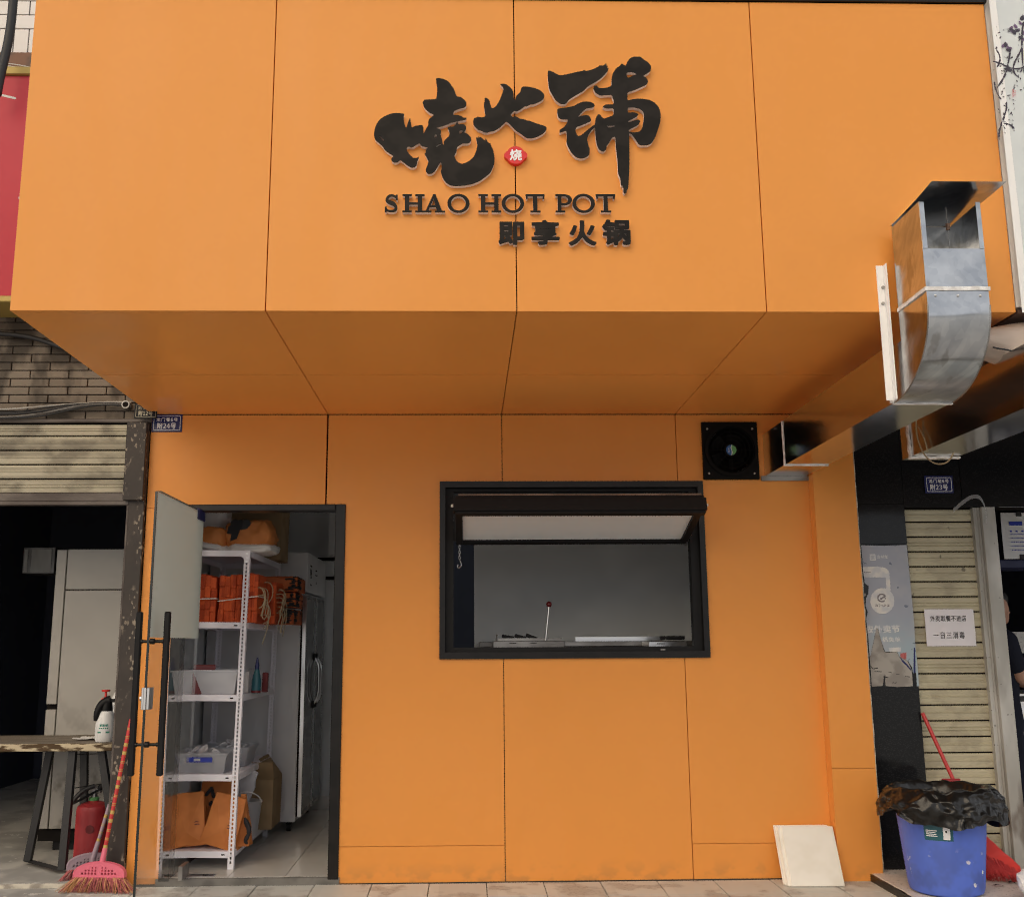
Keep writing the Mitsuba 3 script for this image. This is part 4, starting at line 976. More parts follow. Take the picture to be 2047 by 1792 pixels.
# second shelf: bundles of flat folded paper bags with straps and rope handles
def bundle(label, x0, x1, y0, y1, z0, z1, seed, strap=True, handles=0):
    k = thing('bag_bundle', label, 'paper bags')
    rg = random.Random(seed)
    ms = []
    n = max(4, int((x1 - x0) / .035))
    for i in range(n):
        a = x0 + (x1 - x0) * i / n
        b = x0 + (x1 - x0) * (i + 1) / n
        zz = z0
        for j in range(4):
            hh_ = (z1 - z0) / 4 + rg.uniform(-.012, .012)
            top = min(z1 + rg.uniform(-.012, .02), zz + hh_) if j < 3 else z1 + rg.uniform(-.03, .022)
            ms.append(cbox(a + .0006, b - .0006, y0 + rg.uniform(0, .030), y1, zz, top - .001, .002))
            zz = top
    part(k, 'folded_bags', rk(join(ms)), 'mat_bag_bundle')
    if strap:
        zc = (z0 + z1) / 2
        dz = rg.uniform(.005, .02)
        part(k, 'strap', rk(tube([(x0 - .002, y0 - .004, zc - dz), (x1 + .002, y0 - .004, zc + dz), (x1 + .004, y1 - .05, zc + dz)], .0042, 6)), 'mat_off_white')
    for i in range(handles):
        y = y0 + .01 + rg.random() * (y1 - y0 - .02)
        z = z0 + .05 + rg.random() * (z1 - z0 - .06)
        p = [(x1, y, z), (x1 + .03 + .03 * rg.random(), y - .02, z - .01), (x1 + .035 + .03 * rg.random(), y - .03, z - .08 - .06 * rg.random()), (x1 + .012 + .04 * rg.random(), y - .02, z - .13 - .08 * rg.random())]
        part(k, 'rope_handle', rk(tube(spline(p, 10), .0036, 5)), 'mat_string')
    return k


z2 = shz[1] + .001
bundle('left strapped bundle of folded orange paper bags on the second shelf', -2.03, -1.795, .275, .60, z2, z2 + .315, 1)
bundle('middle strapped bundle of folded orange paper bags on the second shelf', -1.775, -1.505, .27, .58, z2, z2 + .325, 2, handles=9)
k = bundle('rear bundle of folded orange paper bags with rope handles, behind the rack post', -1.80, -1.44, .62, .92, z2, z2 + .30, 3, strap=False, handles=9)
for i, zt in enumerate((.0, .13, .25)):
    k = thing('flat_bags', ['lowest', 'middle', 'top'][i] + ' stack of orange bags with black edges at the second shelf far end', 'paper bags')
    m = crumple(cbox(-1.80, -1.36 + .01 * i, .95, 1.36, z2 + zt, z2 + zt + .115, .01), .012, 9, 40 + i, .05)
    part(k, 'folded_bags', rk(m), 'mat_orange_dull', smooth=35)
    rg = random.Random(i)
    ms = []
    for j in range(7):
        y = .94 + .002 * j
        x = -1.365 + .01 * i - .02 * rg.random()
        z = z2 + zt + .012 + .016 * j
        ms.append(tube(spline([(x - .07 * rg.random(), .94, z), (x - .02, .935, z + .004), (x + .006, .96, z + .002), (x + .01, 1.10, z), (x + .008, 1.3, z)], 12), .0045 + .006 * rg.random(), 5))
    part(k, 'printed_edge', rk(join(ms)), 'mat_ink')

# middle shelf
z3 = shz[2] + .001


def tub(x0, x1, y0, y1, z0, z1, t=.004, flare=.02):
    o = m3.Manifold.hull_points(np.array([(x, y, z) for z, e in ((z0, -flare), (z1, 0)) for x in (x0 - e, x1 + e) for y in (y0 - e, y1 + e)], float))
    i = m3.Manifold.hull_points(np.array([(x, y, z) for z, e in ((z0 + t, -flare - t), (z1 + .01, -t)) for x in (x0 - e, x1 + e) for y in (y0 - e, y1 + e)], float))
    r = m3.Manifold.hull_points(np.array([(x, y, z) for z in (z1 - .012, z1) for x in (x0 - .008, x1 + .008) for y in (y0 - .008, y1 + .008)], float))
    m = (o + (r - m3.Manifold.hull_points(np.array([(x, y, z) for z in (z1 - .02, z1 + .01) for x in (x0 + t, x1 - t) for y in (y0 + t, y1 - t)], float)))) - i
    w = m.to_mesh()
    return trimesh.Trimesh(w.vert_properties[:, :3], w.tri_verts, process=False)


solid('plastic_tub', 'large pale grey plastic tub filling the front of the middle shelf', 'tub', rk(tub(-2.03, -1.615, .28, .74, z3, z3 + .165)), 'mat_grey_plastic')
k = thing('spray_bottle', 'teal bottle with a dark blue nozzle on the middle shelf behind the rack post', 'bottle')
bxx, byy = -1.535, .55
part(k, 'body', rk(lathe([(0, z3), (.032, z3), (.034, z3 + .02), (.033, z3 + .09), (.020, z3 + .15), (.013, z3 + .17), (0, z3 + .17)], 20, (bxx, byy, 0))), 'mat_teal_plastic', smooth=35)
part(k, 'nozzle', rk(lathe([(.014, z3 + .165), (.016, z3 + .19), (.010, z3 + .22), (.005, z3 + .25), (0, z3 + .25)], 14, (bxx, byy, 0))), 'mat_navy', smooth=35)
part(k, 'foot_band', rk(lathe([(.0346, z3 + .003), (.0346, z3 + .018)], 20, (bxx, byy, 0))), 'mat_red_dark')
for i, (x, y, hh_, mt, lb) in enumerate(((-1.50, .70, .14, 'mat_red_dark', 'small dark red carton beside the teal bottle'), (-1.52, .80, .15, 'mat_off_white', 'small white carton behind the dark red one on the middle shelf'), (-1.70, .82, .20, 'mat_red_dark', 'dark red pouch leaning up behind the grey tub'))):
    solid('small_box', lb, 'box', rk(moved(cbox(x - .05 * (i == 2) - .02, x + .02 + .06 * (i == 2), y - .02, y + .02, z3, z3 + hh_, .003), rz=8 * i)), mt)
# fourth shelf: clear tubs of lids
z4 = shz[3] + .001
for i, (x0_, x1_, y0_, y1_) in enumerate(((-2.02, -1.66, .29, .60), (-1.98, -1.60, .70, 1.05))):
    k = thing('clear_tub', ('front clear plastic tub with a blue label, full of round lids' if i == 0 else 'rear clear plastic tub of lids on the fourth shelf'), 'tub')
    part(k, 'shell', rk(tub(x0_, x1_, y0_, y1_, z4, z4 + .135)), 'mat_clear_plastic')
    rg = random.Random(60 + i)
    for j in range(26):
        c = (rg.uniform(x0_ + .06, x1_ - .06), rg.uniform(y0_ + .045, y1_ - .06), z4 + .02 + .115 * (j / 26) + (.02 if j > 22 else 0))
        d = lathe([(0, 0), (.030, 0), (.034, .004), (.034, .009), (.030, .009), (.030, .004), (0, .004)], 18)
        part(k, 'lid', rk(moved(d, rx=rg.uniform(-60, 60), ry=rg.uniform(-50, 50), t=c)), 'mat_poly_bag', smooth=30)
    if i == 0:
        part(k, 'label', rk(box(-1.93, -1.755, .2825, .2835, z4 + .075, z4 + .108)), 'mat_blue_label', label='blue label')
        part(k, 'label_print', rk(box(-1.88, -1.835, .2815, .2822, z4 + .083, z4 + .100)), 'mat_grey_plastic')


# bottom shelf: orange paper gift bags
def gift_bag(label, x, y, w, d, h, rot, lean, seed):
    k = thing('paper_bag', label, 'paper bag')
    z0 = shz[4] + .001
    P = np.array([(-w / 2, -d / 2, 0), (w / 2, -d / 2, 0), (w / 2, d / 2, 0), (-w / 2, d / 2, 0),
                  (-w * .46, -.012, h), (w * .40, -.012, h), (w * .40, .012, h), (-w * .46, .012, h),
                  (w * .40, 0, h * .52), (-w * .40, 0, h * .52), (0, -d * .56, h * .30), (0, d * .5, h * .4)])
    f = [(0, 1, 10), (1, 5, 10), (5, 4, 10), (4, 0, 10), (2, 3, 11), (3, 7, 11), (7, 6, 11), (6, 2, 11), (1, 2, 8), (1, 8, 5), (2, 6, 8), (5, 8, 6), (3, 0, 9), (0, 4, 9), (7, 3, 9), (4, 7, 9), (0, 3, 2), (0, 2, 1)]
    m = trimesh.Trimesh(P, f, process=False)
    body = crumple(m.subdivide().subdivide(), .012, 8, seed)
    pos = lambda q: rk(moved(moved(q, ry=lean), rz=rot, t=(x, y, z0 + .012)))
    part(k, 'body', pos(body), 'mat_orange_bag', smooth=9)
    th = -math.atan2(d / 2 - .012, h)

    def face(poly):                                           # flat print lying on the sloping front
        q = prism(poly, 0, .0008)
        vv = q.vertices
        tt = np.clip(vv[:, 2] / h, 0, 1)
        yy = -(d / 2) * (1 - tt) - .012 * tt - .020
        return pos(trimesh.Trimesh(np.c_[vv[:, 0], yy + vv[:, 1] * .3, vv[:, 2]], q.faces, process=False))
    part(k, 'print', face(unary_union([sbox(.02, h * .40 + j * .016, .02 + .062 - .008 * j, h * .40 + j * .016 + .005) for j in range(2)])), 'mat_red_dark')
    return k, pos


gift_bag('upright orange paper bag at the front left of the bottom shelf, seen through the glass', -1.905, .41, .24, .17, .345, 4, -4, 31)
gift_bag('orange paper bag tilted against the rack post on the bottom shelf', -1.690, .39, .25, .17, .335, -6, 12, 32)
k, pos = gift_bag('orange paper bag with black brush print at the back of the bottom shelf', -1.79, .66, .28, .15, .43, 10, 3, 33)
ink = unary_union([LineString([(-.09, .30), (-.06, .34), (-.04, .29)]).buffer(.012), Point(-.05, .24).buffer(.018), LineString([(-.03, .19), (.0, .16), (.03, .18)]).buffer(.009), LineString([(.04, .12), (.09, .10), (.10, .04)]).buffer(.018)])
m = prism(ink, -.095, .002).subdivide_to_size(.03)
v = m.vertices
v[:, 1] = -.075 * (1 - v[:, 2] / .43) - .012 - .028
part(k, 'brush_print', pos(trimesh.Trimesh(v, m.faces, process=False)), 'mat_ink', label='black brush print')
k = thing('paper_bag', 'orange paper bag turned sideways showing black print right behind the rack post', 'paper bag')
part(k, 'body', rk(crumple(moved(trimesh.Trimesh([(-.06, -.05, 0), (.05, -.05, 0), (.05, .09, 0), (-.06, .09, 0), (-.03, 0, .33), (.0, .0, .33), (.0, .05, .33), (-.03, .05, .33)], [(0, 1, 5), (0, 5, 4), (1, 2, 6), (1, 6, 5), (2, 3, 7), (2, 7, 6), (3, 0, 4), (3, 4, 7), (4, 5, 6), (4, 6, 7)], process=False).subdivide().subdivide().subdivide(), t=(-1.545, .42, shz[4] + .01)), .012, 10, 8)), 'mat_orange_bag', smooth=25)
part(k, 'brush_print', rk(crumple(tube(spline([(-1.525, .345, .36), (-1.500, .350, .30), (-1.497, .352, .25), (-1.515, .352, .21), (-1.50, .355, .19)], 14), [.006, .012, .018, .02, .019, .018, .016, .014, .012, .014, .015, .012, .01, .006], 8), .006, 30, 2)), 'mat_ink', label='black brush print')
k = thing('clear_bucket', 'clear plastic bucket with a wire handle behind the paper bags', 'bucket')
part(k, 'shell', rk(lathe([(.075, .163), (.098, .40), (.102, .40), (.102, .41), (.094, .41), (.072, .168)], 28, (-1.60, .80, 0))), 'mat_clear_plastic', smooth=35)
part(k, 'handle', rk(tube(spline([(-1.70, .78, .40), (-1.67, .74, .455), (-1.60, .72, .478), (-1.53, .74, .455), (-1.50, .78, .40)], 18), .004, 6)), 'mat_poly_bag')
part(k, 'contents', rk(crumple(ball((-1.60, .80, .235), .062, 3), .03, 18, 5)), 'mat_poly_bag', smooth=40)
k = thing('cardboard_box', 'open brown cardboard box at the far end of the bottom shelf', 'box')
bx = [(-1.78, -1.47, 1.06, 1.065), (-1.78, -1.47, 1.425, 1.43), (-1.78, -1.775, 1.065, 1.425), (-1.475, -1.47, 1.065, 1.425)]
part(k, 'walls', rk(join([box(a, b, c, d, .165, .52) for a, b, c, d in bx] + [box(-1.775, -1.475, 1.066, 1.424, .162, .166)])), 'mat_cardboard')
part(k, 'flap', rk(moved(box(-.002, .002, 0, .36, 0, .19), ry=-38, t=(-1.472, 1.065, .522))), 'mat_cardboard')
part(k, 'flap', rk(moved(box(0, .31, -.002, .002, 0, .17), rx=38, t=(-1.775, 1.062, .522))), 'mat_cardboard')
solid('pouch', 'crumpled pale grey pouch stuck upright behind the orange bags on the bottom shelf', 'pouch', rk(crumple(moved(cbox(-.09, .09, -.012, .012, 0, .34, .006), ry=14, t=(-1.70, .78, .30)), .02, 8, 3, .03)), 'mat_grey_plastic')

# ------------------------------------------------------------------ upright refrigerator
fr = thing('refrigerator', 'tall grey refrigerator with dark glass doors and curved chrome handles behind the rack', 'refrigerator')
Y0 = 1.62
HXX, BXX = at(616, 1103, Y=Y0)[0], at(596, 1400, Y=Y0)[0]
HZ1, HZ0 = at(616, 1103, Y=Y0)[2], at(610, 1187, Y=Y0)[2]
Y1 = min(2.72, at(654, 1120, X=HXX)[1])
BZ = at(575, 1642, Y=Y0)[2]
part(fr, 'cabinet', cbox(-2.15, BXX, Y0, Y1, BZ, HZ0 + .02, .006), 'mat_fridge_white')
part(fr, 'head_box', cbox(-2.15, HXX, Y0 + .002, Y1 - .002, HZ0 + .0205, HZ1, .006), 'mat_fridge_white')
mid = (Y0 + Y1) / 2
for i, (ya, yb) in enumerate(((Y0 + .004, mid - .004), (mid + .004, Y1 - .004))):
    d = f'{fr}__door' + ('' if i == 0 else '_001')
    scene[d] = mikit.ply(cbox(BXX + .014, HXX - .003, ya + .022, yb - .022, BZ + .06, HZ0 - .03, .003), 'mat_fridge_glass')
    part(d, 'gasket', box(BXX + .001, BXX + .0135, ya + .005, yb - .005, BZ + .04, HZ0 - .012), 'mat_seam')
    for (y, w) in ((ya, .0215), (yb - .0215, .0215)):
        part(d, 'chrome_edge', cbox(BXX + .014, HXX, y, y + w, BZ + .035, HZ0 - .008, .003), 'mat_steel_bright')
    for za, zb in ((BZ + .035, BZ + .0595), (HZ0 - .0295, HZ0 - .008)):
        part(d, 'frame_rail', cbox(BXX + .014, HXX - .001, ya + .022, yb - .022, za, zb, .002), 'mat_steel_dark')
    y = yb - .07 if i == 0 else ya + .07
    hz = at(622, 1360, X=HXX)[2]
    part(d, 'handle', tube(spline([(HXX - .004, y, hz - .20), (HXX + .028, y, hz - .16), (HXX + .045, y, hz), (HXX + .028, y, hz + .16), (HXX - .004, y, hz + .20)], 20), .011, 8), 'mat_chrome', smooth=50)
    part(d, 'handle_base', join([cbox(HXX - .0025, HXX + .012, y - .018, y + .018, hz + s - .03, hz + s + .03, .003) for s in (-.2, .2)]), 'mat_matte_black')
part(fr, 'badge', join([box(HXX + .0005, HXX + .002, Y0 + .12 + a, Y0 + .12 + b, HZ0 + .14 + c, HZ0 + .14 + d) for a, b, c, d in ((0, .12, .10, .112), (.02, .04, .02, .08), (.05, .10, .035, .05), (.05, .065, .0, .075), (.085, .10, .0, .075), (.03, .1, -.06, -.048), (.32, .42, .08, .092), (.32, .42, .04, .052), (.34, .38, -.03, -.01))]), 'mat_ink')
for x, y in ((BXX - .06, Y0 + .08), (BXX - .06, Y1 - .08), (-2.08, Y0 + .08), (-2.08, Y1 - .08)):
    c = f'{fr}__caster' if f'{fr}__caster' not in scene else numbered(f'{fr}__caster')
    scene[c] = mikit.ply(join([cyl((x - .014, y, .080), (x + .014, y, .080), .035, 18), box(x - .02, x + .02, y - .015, y + .03, .10, BZ - .001)]), 'mat_matte_black', smooth=35)
solid('grey_cabinet', 'grey wall cabinet high behind the refrigerator', 'cabinet', cbox(-1.30, -.25, 2.60, 2.788, 2.335, 2.75, .004), 'mat_fridge_white')

# ------------------------------------------------------------------ counter equipment seen through the serving window
k = thing('sealing_machine', 'steel cup sealing machine with an upright lever and red knob inside the window', 'machine')
p = at(985, 1282, Y=.60)
q = at(1128, 1282, Y=.60)
zt = at(1050, 1280, Y=.60)[2]
part(k, 'bed', join([cbox(p[0], q[0], .60, .95, zt - .14, zt, .004), box(p[0] + .02, q[0] - .01, .70, .73, zt + .001, zt + .02)]), 'mat_steel_dark')
for i, x in enumerate((p[0] + .12, p[0] + .27)):
    part(k, 'slot', box(x, x + .05, .5985, .5996, zt - .018, zt - .013), 'mat_seam')
a, b = at(1090, 1284, Y=.66), at(1097, 1207, Y=.66)
part(k, 'lever', tube([a, b], .0075, 8), 'mat_steel_bright', smooth=50)
part(k, 'knob', ball(b, .021, 3), 'mat_red_dark', smooth=True, label='dark red ball knob')
rg = random.Random(5)
for i, px in enumerate((1015, 1040, 1062)):
    c = at(px, 1276, Y=.74)
    part(k, 'clamp', moved(cbox(-.045, .045, -.015, .015, -.01, .016, .004), ry=10 + 5 * i, t=(c[0], .76, zt + .026)), 'mat_matte_black')
part(k, 'post', cyl((p[0] + .03, .68, zt), (p[0] + .03, .68, zt + .05), .006, 8), 'mat_steel_dark')
k = thing('steel_counter', 'low steel kitchen counter rail along the inner sill of the serving window', 'counter')
p, q = at(1128, 1276, Y=1.0), at(1325, 1276, Y=1.0)
zc = at(1200, 1275, Y=1.0)[2]
part(k, 'top', cbox(px_ + .02, 2.4, 1.0, 1.70, zc - .06, zc - .022, .004), 'mat_steel_dark')
part(k, 'tray_frame', join([box(at(1150, 1276, Y=1.0)[0], q[0], 1.02, 1.03, zc - .0215, zc + .012), box(q[0] - .02, q[0], 1.03, 1.5, zc - .0215, zc + .012)]), 'mat_steel_bright')
for x in (px_ + .05, 1.0, 2.3):
    part(k, 'leg', box(x, x + .04, 1.02, 1.06, .046, zc - .061), 'mat_steel_dark')
k = thing('ladle_rest', 'steel tray with dark ladles at the right end of the serving window', 'tray')
p, q = at(1296, 1284, Y=.6), at(1372, 1284, Y=.6)
zt2 = at(1330, 1281, Y=.6)[2]
part(k, 'tray', cbox(p[0], q[0], .60, .90, zt2 - .14, zt2, .003), 'mat_steel_bright')
for i in range(3):
    c = at(1325 + 16 * i, 1272, Y=.68)
    part(k, 'ladle', moved(cbox(-.02 - .012 * i, .02 + .012 * i, -.02, .02, -.012, .016, .005), t=(c[0], .70, zt2 + .024)), 'mat_matte_black')
part(k, 'slot', box(p[0] + .06, p[0] + .12, .5985, .5996, zt2 - .02, zt2 - .013), 'mat_seam')
k = thing('service_counter', 'dark steel counter under the serving window carrying the sealing machine', 'counter')
part(k, 'top', cbox(.02, 2.40, .42, .985, min(zt, zt2) - .20, min(zt, zt2) - .141, .004), 'mat_steel_dark')
part(k, 'front', box(.05, 2.37, .46, .97, .046, min(zt, zt2) - .2005), 'mat_fridge_white')

# ------------------------------------------------------------------ the shop on the left
CX0, CX1 = -2.312, -2.203                                      # rusty post between the shops
nb = thing('left_shop', 'old brick fronted shop with a rusty post and a dark open front at the left', 'shop')
SHT, SHB, LB = at(100, 842, Y=0)[2], at(100, 985, Y=0)[2], at(100, 1010, Y=0)[2]
WL = -5.0
part(nb, 'wall', box(WL, -2.10, .012, .25, SHT + .01, 7.6), 'mat_mortar')
bl, bh = .268, .0585
bz0 = SHT + .014
rg = random.Random(12)
for j in range(17):
    z = bz0 + j * bh
    off = (at(90, 715, Y=0)[0] - WL) % bl + (bl / 2 if j % 2 else 0)
    for i in range(-5, 6):
        a = -3.62 + (off % bl) + i * bl
        b = min(a + bl, -2.12)
        if b - a < .03:
            continue
        y = rg.uniform(-.0015, .0015)
        part(nb, 'brick', cbox(a + .004, b - .004, y, .02, z + .004, z + bh - .003, .002), 'mat_grey_brick')
part(nb, 'render', crumple(box(-4.99, -2.12, .004, .02, bz0 + 17 * bh, 4.12), .004, 12, 8, .05), 'mat_concrete')
zw0 = at(30, 118, Y=0)[2]
wz_ = [zw0, at(30, 58, Y=0)[2], at(30, 30, Y=0)[2], at(30, 2, Y=0)[2]]
wz_.append(wz_[-1] + .09)
wz_.append(wz_[-1] + .09)
for j in range(5):
    w = .11 if j == 0 else .27
    x = -3.95 + (.0 if j % 2 else .13)
    while x < -2.8:
        part(nb, 'wall_tile', cbox(x + .004, x + w - .004, rg.uniform(-.0015, .001), .02, wz_[j] + .004, wz_[j + 1] - .004, .002), 'mat_white_tile')
        x += w
part(nb, 'ledge', cbox(-5, -2.25, -.10, .011, zw0 - .16, zw0 - .004, .008), 'mat_brown_ledge')
part(nb, 'lintel', cbox(WL, CX0 - .001, -.02, .10, LB + .028, SHB - .002, .004), 'mat_lintel_steel')
part(nb, 'lintel_lip', cbox(WL, CX0 - .001, -.028, .02, LB, LB + .027, .003), 'mat_lintel_steel')
part(nb, 'head_rail', cbox(WL, -2.19, -.03, .012, SHT - .012, SHT + .012, .003), 'mat_lintel_steel')
part(nb, 'post', crumple(cbox(CX0, CX1, -.035, .10, .0, SHT - .013, .004), .003, 9, 3, .06), 'mat_rusty_steel', smooth=30)
part(nb, 'guide_box', cbox(CX0 - .03, CX1 - .002, -.075, -.036, SHB - .06, SHT - .02, .004), 'mat_rusty_steel')
part(nb, 'guide_rail', cbox(CX0 - .016, CX0 - .001, -.02, .05, .03, LB, .002), 'mat_lintel_steel')
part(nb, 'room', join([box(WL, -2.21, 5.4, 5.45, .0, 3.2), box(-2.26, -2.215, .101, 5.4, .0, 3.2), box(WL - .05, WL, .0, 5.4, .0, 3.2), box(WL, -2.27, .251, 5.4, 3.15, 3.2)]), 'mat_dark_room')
struct('left_shop_floor', join([box(WL, -2.27, .03, 5.4, -.2, .028), box(WL, -2.33, -.01, .0295, -.2, .030)]), 'mat_concrete')
struct('left_floor_edge', crumple(box(-4.6, -2.42, -.024, -.0105, -.02, .026), .007, 15, 6, .03), 'mat_worn_edge')
# roller shutter, rolled up
sh = thing('roller_shutter', 'grimy cream roller shutter rolled up above the open dark front on the left', 'shutter')


def slats(k, x0, x1, z0, z1, y, mat, pitch, seed):
    rg = random.Random(seed)
    z, i = z0, 0
    while z < z1 - .01:
        hh_ = min(pitch, z1 - z)
        prof = [(0, 0), (.010, .03), (.013, .20), (.012, .41), (.017, .44), (.017, .49), (.008, .53), (.011, .76), (.009, .88), (.000, .92)] if i % 4 else [(0, 0), (.010, .03), (.013, .30), (.004, .335), (.004, .36), (.014, .39), (.014, .50), (.004, .53), (.004, .555), (.012, .585), (.011, .86), (.000, .92)]
        dents = rg.uniform(-.0015, .0015)
        v = np.array([(x, y + dents - d * .9, z + hh_ * t) for x in (x0, x1) for d, t in prof])
        m_ = len(prof)
        part(k, 'slat', trimesh.Trimesh(v, [q for j in range(m_ - 1) for q in ((j, j + m_, j + m_ + 1), (j, j + m_ + 1, j + 1))], process=False), mat)
        z += hh_
        i += 1


part(sh, 'backing', box(-4.98, CX0 - .035, .004, .009, SHB + .0, SHT - .02), 'mat_seam')
slats(sh, -4.98, CX0 - .034, SHB + .001, SHT - .016, .003, 'mat_shutter_grey', .100, 4)
# red sign board above
rb = thing('red_sign_board', 'plain red sign board with brass edge strips at the upper left', 'sign board')
RZ0, RZ1 = at(10, 592, Y=-.35)[2], at(10, 152, Y=-.35)[2]
part(rb, 'panel', cbox(-4.9, -2.26, -.35, -.02, RZ0, RZ1, .003), 'mat_red_board')
part(rb, 'edge_strip', cbox(-4.9, -2.26, -.368, -.02, RZ0 - .045, RZ0 - .001, .006), 'mat_brass')
part(rb, 'edge_strip', cbox(-4.9, -2.26, -.375, -.02, RZ1 + .001, RZ1 + .060, .006), 'mat_brass')
sc = [LineString([at(0, 190, Y=-.35)[[0, 2]], at(30, 197, Y=-.35)[[0, 2]]]).buffer(.008)]
for a, b in (((38, 395), (41, 404)), ((40, 388), (42, 392)), ((45, 376), (47, 378))):
    sc.append(LineString([at(*a, Y=-.35)[[0, 2]], at(*b, Y=-.35)[[0, 2]]]).buffer(.004))
part(rb, 'scuff', prism(unary_union(sc), -.3512, .001), 'mat_off_white')
# cables
a = [at(x, y, Y=-.52) for x, y in ((29, -40), (24, 30), (17, 80), (6, 130), (-6, 190))]
solid('thick_cable', 'thick black cable hanging in front of the white wall tiles at the top left', 'cable', tube(spline(a, 24), .030, 10), 'mat_cable', smooth=True)
for y0, y1, lb in ((126, 138, 'upper of two thin pale wires crossing the white tiles at the top left'), (131, 141, 'lower of two thin pale wires crossing the white tiles at the top left')):
    solid('thin_wire', lb, 'wire', tube([at(-20, y0 - 4, Y=-.3), at(40, y0 + 5, Y=-.3), at(90, y1 + 3, Y=-.3)], .0035, 5), 'mat_off_white')
kk = [at(44, 106, Y=-.02), at(47, 112, Y=-.03), at(52, 123, Y=-.04)]
solid('wire_stub', 'short dark bent wire sticking out of the white tiled wall at the top left', 'wire', join([tube(kk, .006, 6), tube([kk[1], kk[1] + [.04, -.01, .02]], .005, 6)]), 'mat_cable')
a = [at(x, y, Y=-.06) for x, y in ((-40, 664), (0, 667), (60, 674), (95, 684), (140, 700))]
solid('conduit', 'dark pipe running across the grey bricks below the red sign board', 'pipe', tube(spline(a, 16), .017, 10), 'mat_cable', smooth=True)
rg = random.Random(3)
for i in range(5):
    yy = [813 + 6 * i, 817 + 5 * i, 812 + 4 * i, 806 + 2.2 * i, 803 + 1.2 * i, 806 + 1.5 * i]
    a = [at(x, y + rg.uniform(-2, 2), Y=-.03 - .008 * i) for x, y in zip((-60, 20, 90, 160, 215, 262), yy)]
    solid('cable_strand', ['topmost', 'second', 'third', 'fourth', 'lowest'][i] + ' of five sagging cables strung over the roller shutter on the left', 'cable', tube(spline(a, 24), (.006, .005, .009, .006, .007)[i], 6), ('mat_galvanised', 'mat_cable', 'mat_cable', 'mat_steel_dark', 'mat_cable')[i])
c = at(252, 809, Y=-.06)
k = thing('pipe_stub', 'round dark pipe end where the cables meet beside the old plate', 'pipe')
part(k, 'pipe', cyl((c[0], -.075, c[2]), (c[0], -.004, c[2]), .028, 20), 'mat_steel_dark', smooth=40)
part(k, 'opening', cyl((c[0], -.0762, c[2]), (c[0], -.0755, c[2]), .020, 18), 'mat_seam')
a, b = at(270, 806, Y=-.09), at(330, 837, Y=-.09)
number_plate('old blackened number plate half hidden at the end of the brick wall', a[0], a[0] + .155, a[2], b[2], -.09, '附12号', 'mat_matte_black', 'mat_shutter_grey', 'old_number_plate')

# cabinet inside the left shop
k = thing('white_cabinet', 'dirty off white upright cabinet standing inside the dark shop on the left', 'cabinet')
CY = 1.0
cl, cr = at(122, 1300, Y=CY)[0], -2.285
ctop, cmid, cbot = at(180, 1097, Y=CY)[2], at(180, 1178, Y=CY)[2], at(150, 1655, Y=CY)[2]
part(k, 'upper_door', cbox(cl, cr, CY, CY + .05, cmid + .004, ctop, .004), 'mat_dirty_cabinet')
part(k, 'lower_door', cbox(cl, cr, CY, CY + .05, cbot, cmid - .004, .004), 'mat_dirty_cabinet')
e0, e1 = cl - .085, cl - .010
zg = at(90, 1412, Y=CY)[2]
part(k, 'side_strip', cbox(e0, e1, CY + .004, CY + .05, zg + .02, ctop - .004, .003), 'mat_dirty_cabinet')
part(k, 'side_strip', cbox(e0, e1, CY + .004, CY + .05, cbot, zg - .02, .003), 'mat_dirty_cabinet')
part(k, 'carcass', box(e0 - .01, cr, CY + .051, CY + .60, .10, ctop - .01), 'mat_seam')
part(k, 'plinth', box(cl, cr, CY + .10, CY + .58, .029, .099), 'mat_matte_black')
k = thing('glass_cupboard', 'dim glass fronted cupboard hanging deep inside the shop on the left', 'cupboard')
a, b = at(46, 1093, Y=2.6), at(106, 1145, Y=2.6)
part(k, 'case', cbox(a[0], b[0], 2.62, 2.95, b[2], a[2], .004), 'mat_steel_dark')
part(k, 'pane', box(a[0] + .08, b[0] - .03, 2.612, 2.6195, b[2] + .01, a[2] - .02), 'mat_galvanised')
part(k, 'mullion', box(a[0] + .015, a[0] + .045, 2.612, 2.6195, b[2] + .01, a[2] - .02), 'mat_galvanised')
# table with splayed steel legs
tb = thing('work_table', 'worn wooden table with splayed black steel legs at the left shop front', 'table')
TZ = .868
tx1 = at(225, 1486, Y=.22)[0]
part(tb, 'top', crumple(cbox(-3.75, tx1, .245, .92, TZ - .030, TZ, .003), .003, 8, 2, .06), 'mat_old_wood', smooth=30)
part(tb, 'front_edge', crumple(cbox(-3.75, tx1 - .004, .226, .2445, TZ - .052, TZ - .002, .005), .006, 12, 4, .03), 'mat_wood_edge')


def leg(p, q, w=.047):
    p, q = np.asarray(p), np.asarray(q)
    e = np.array([(-w / 2, -w / 2, 0), (w / 2, -w / 2, 0), (w / 2, w / 2, 0), (-w / 2, w / 2, 0)])
    return trimesh.Trimesh(np.vstack([e + p, e + q])).convex_hull


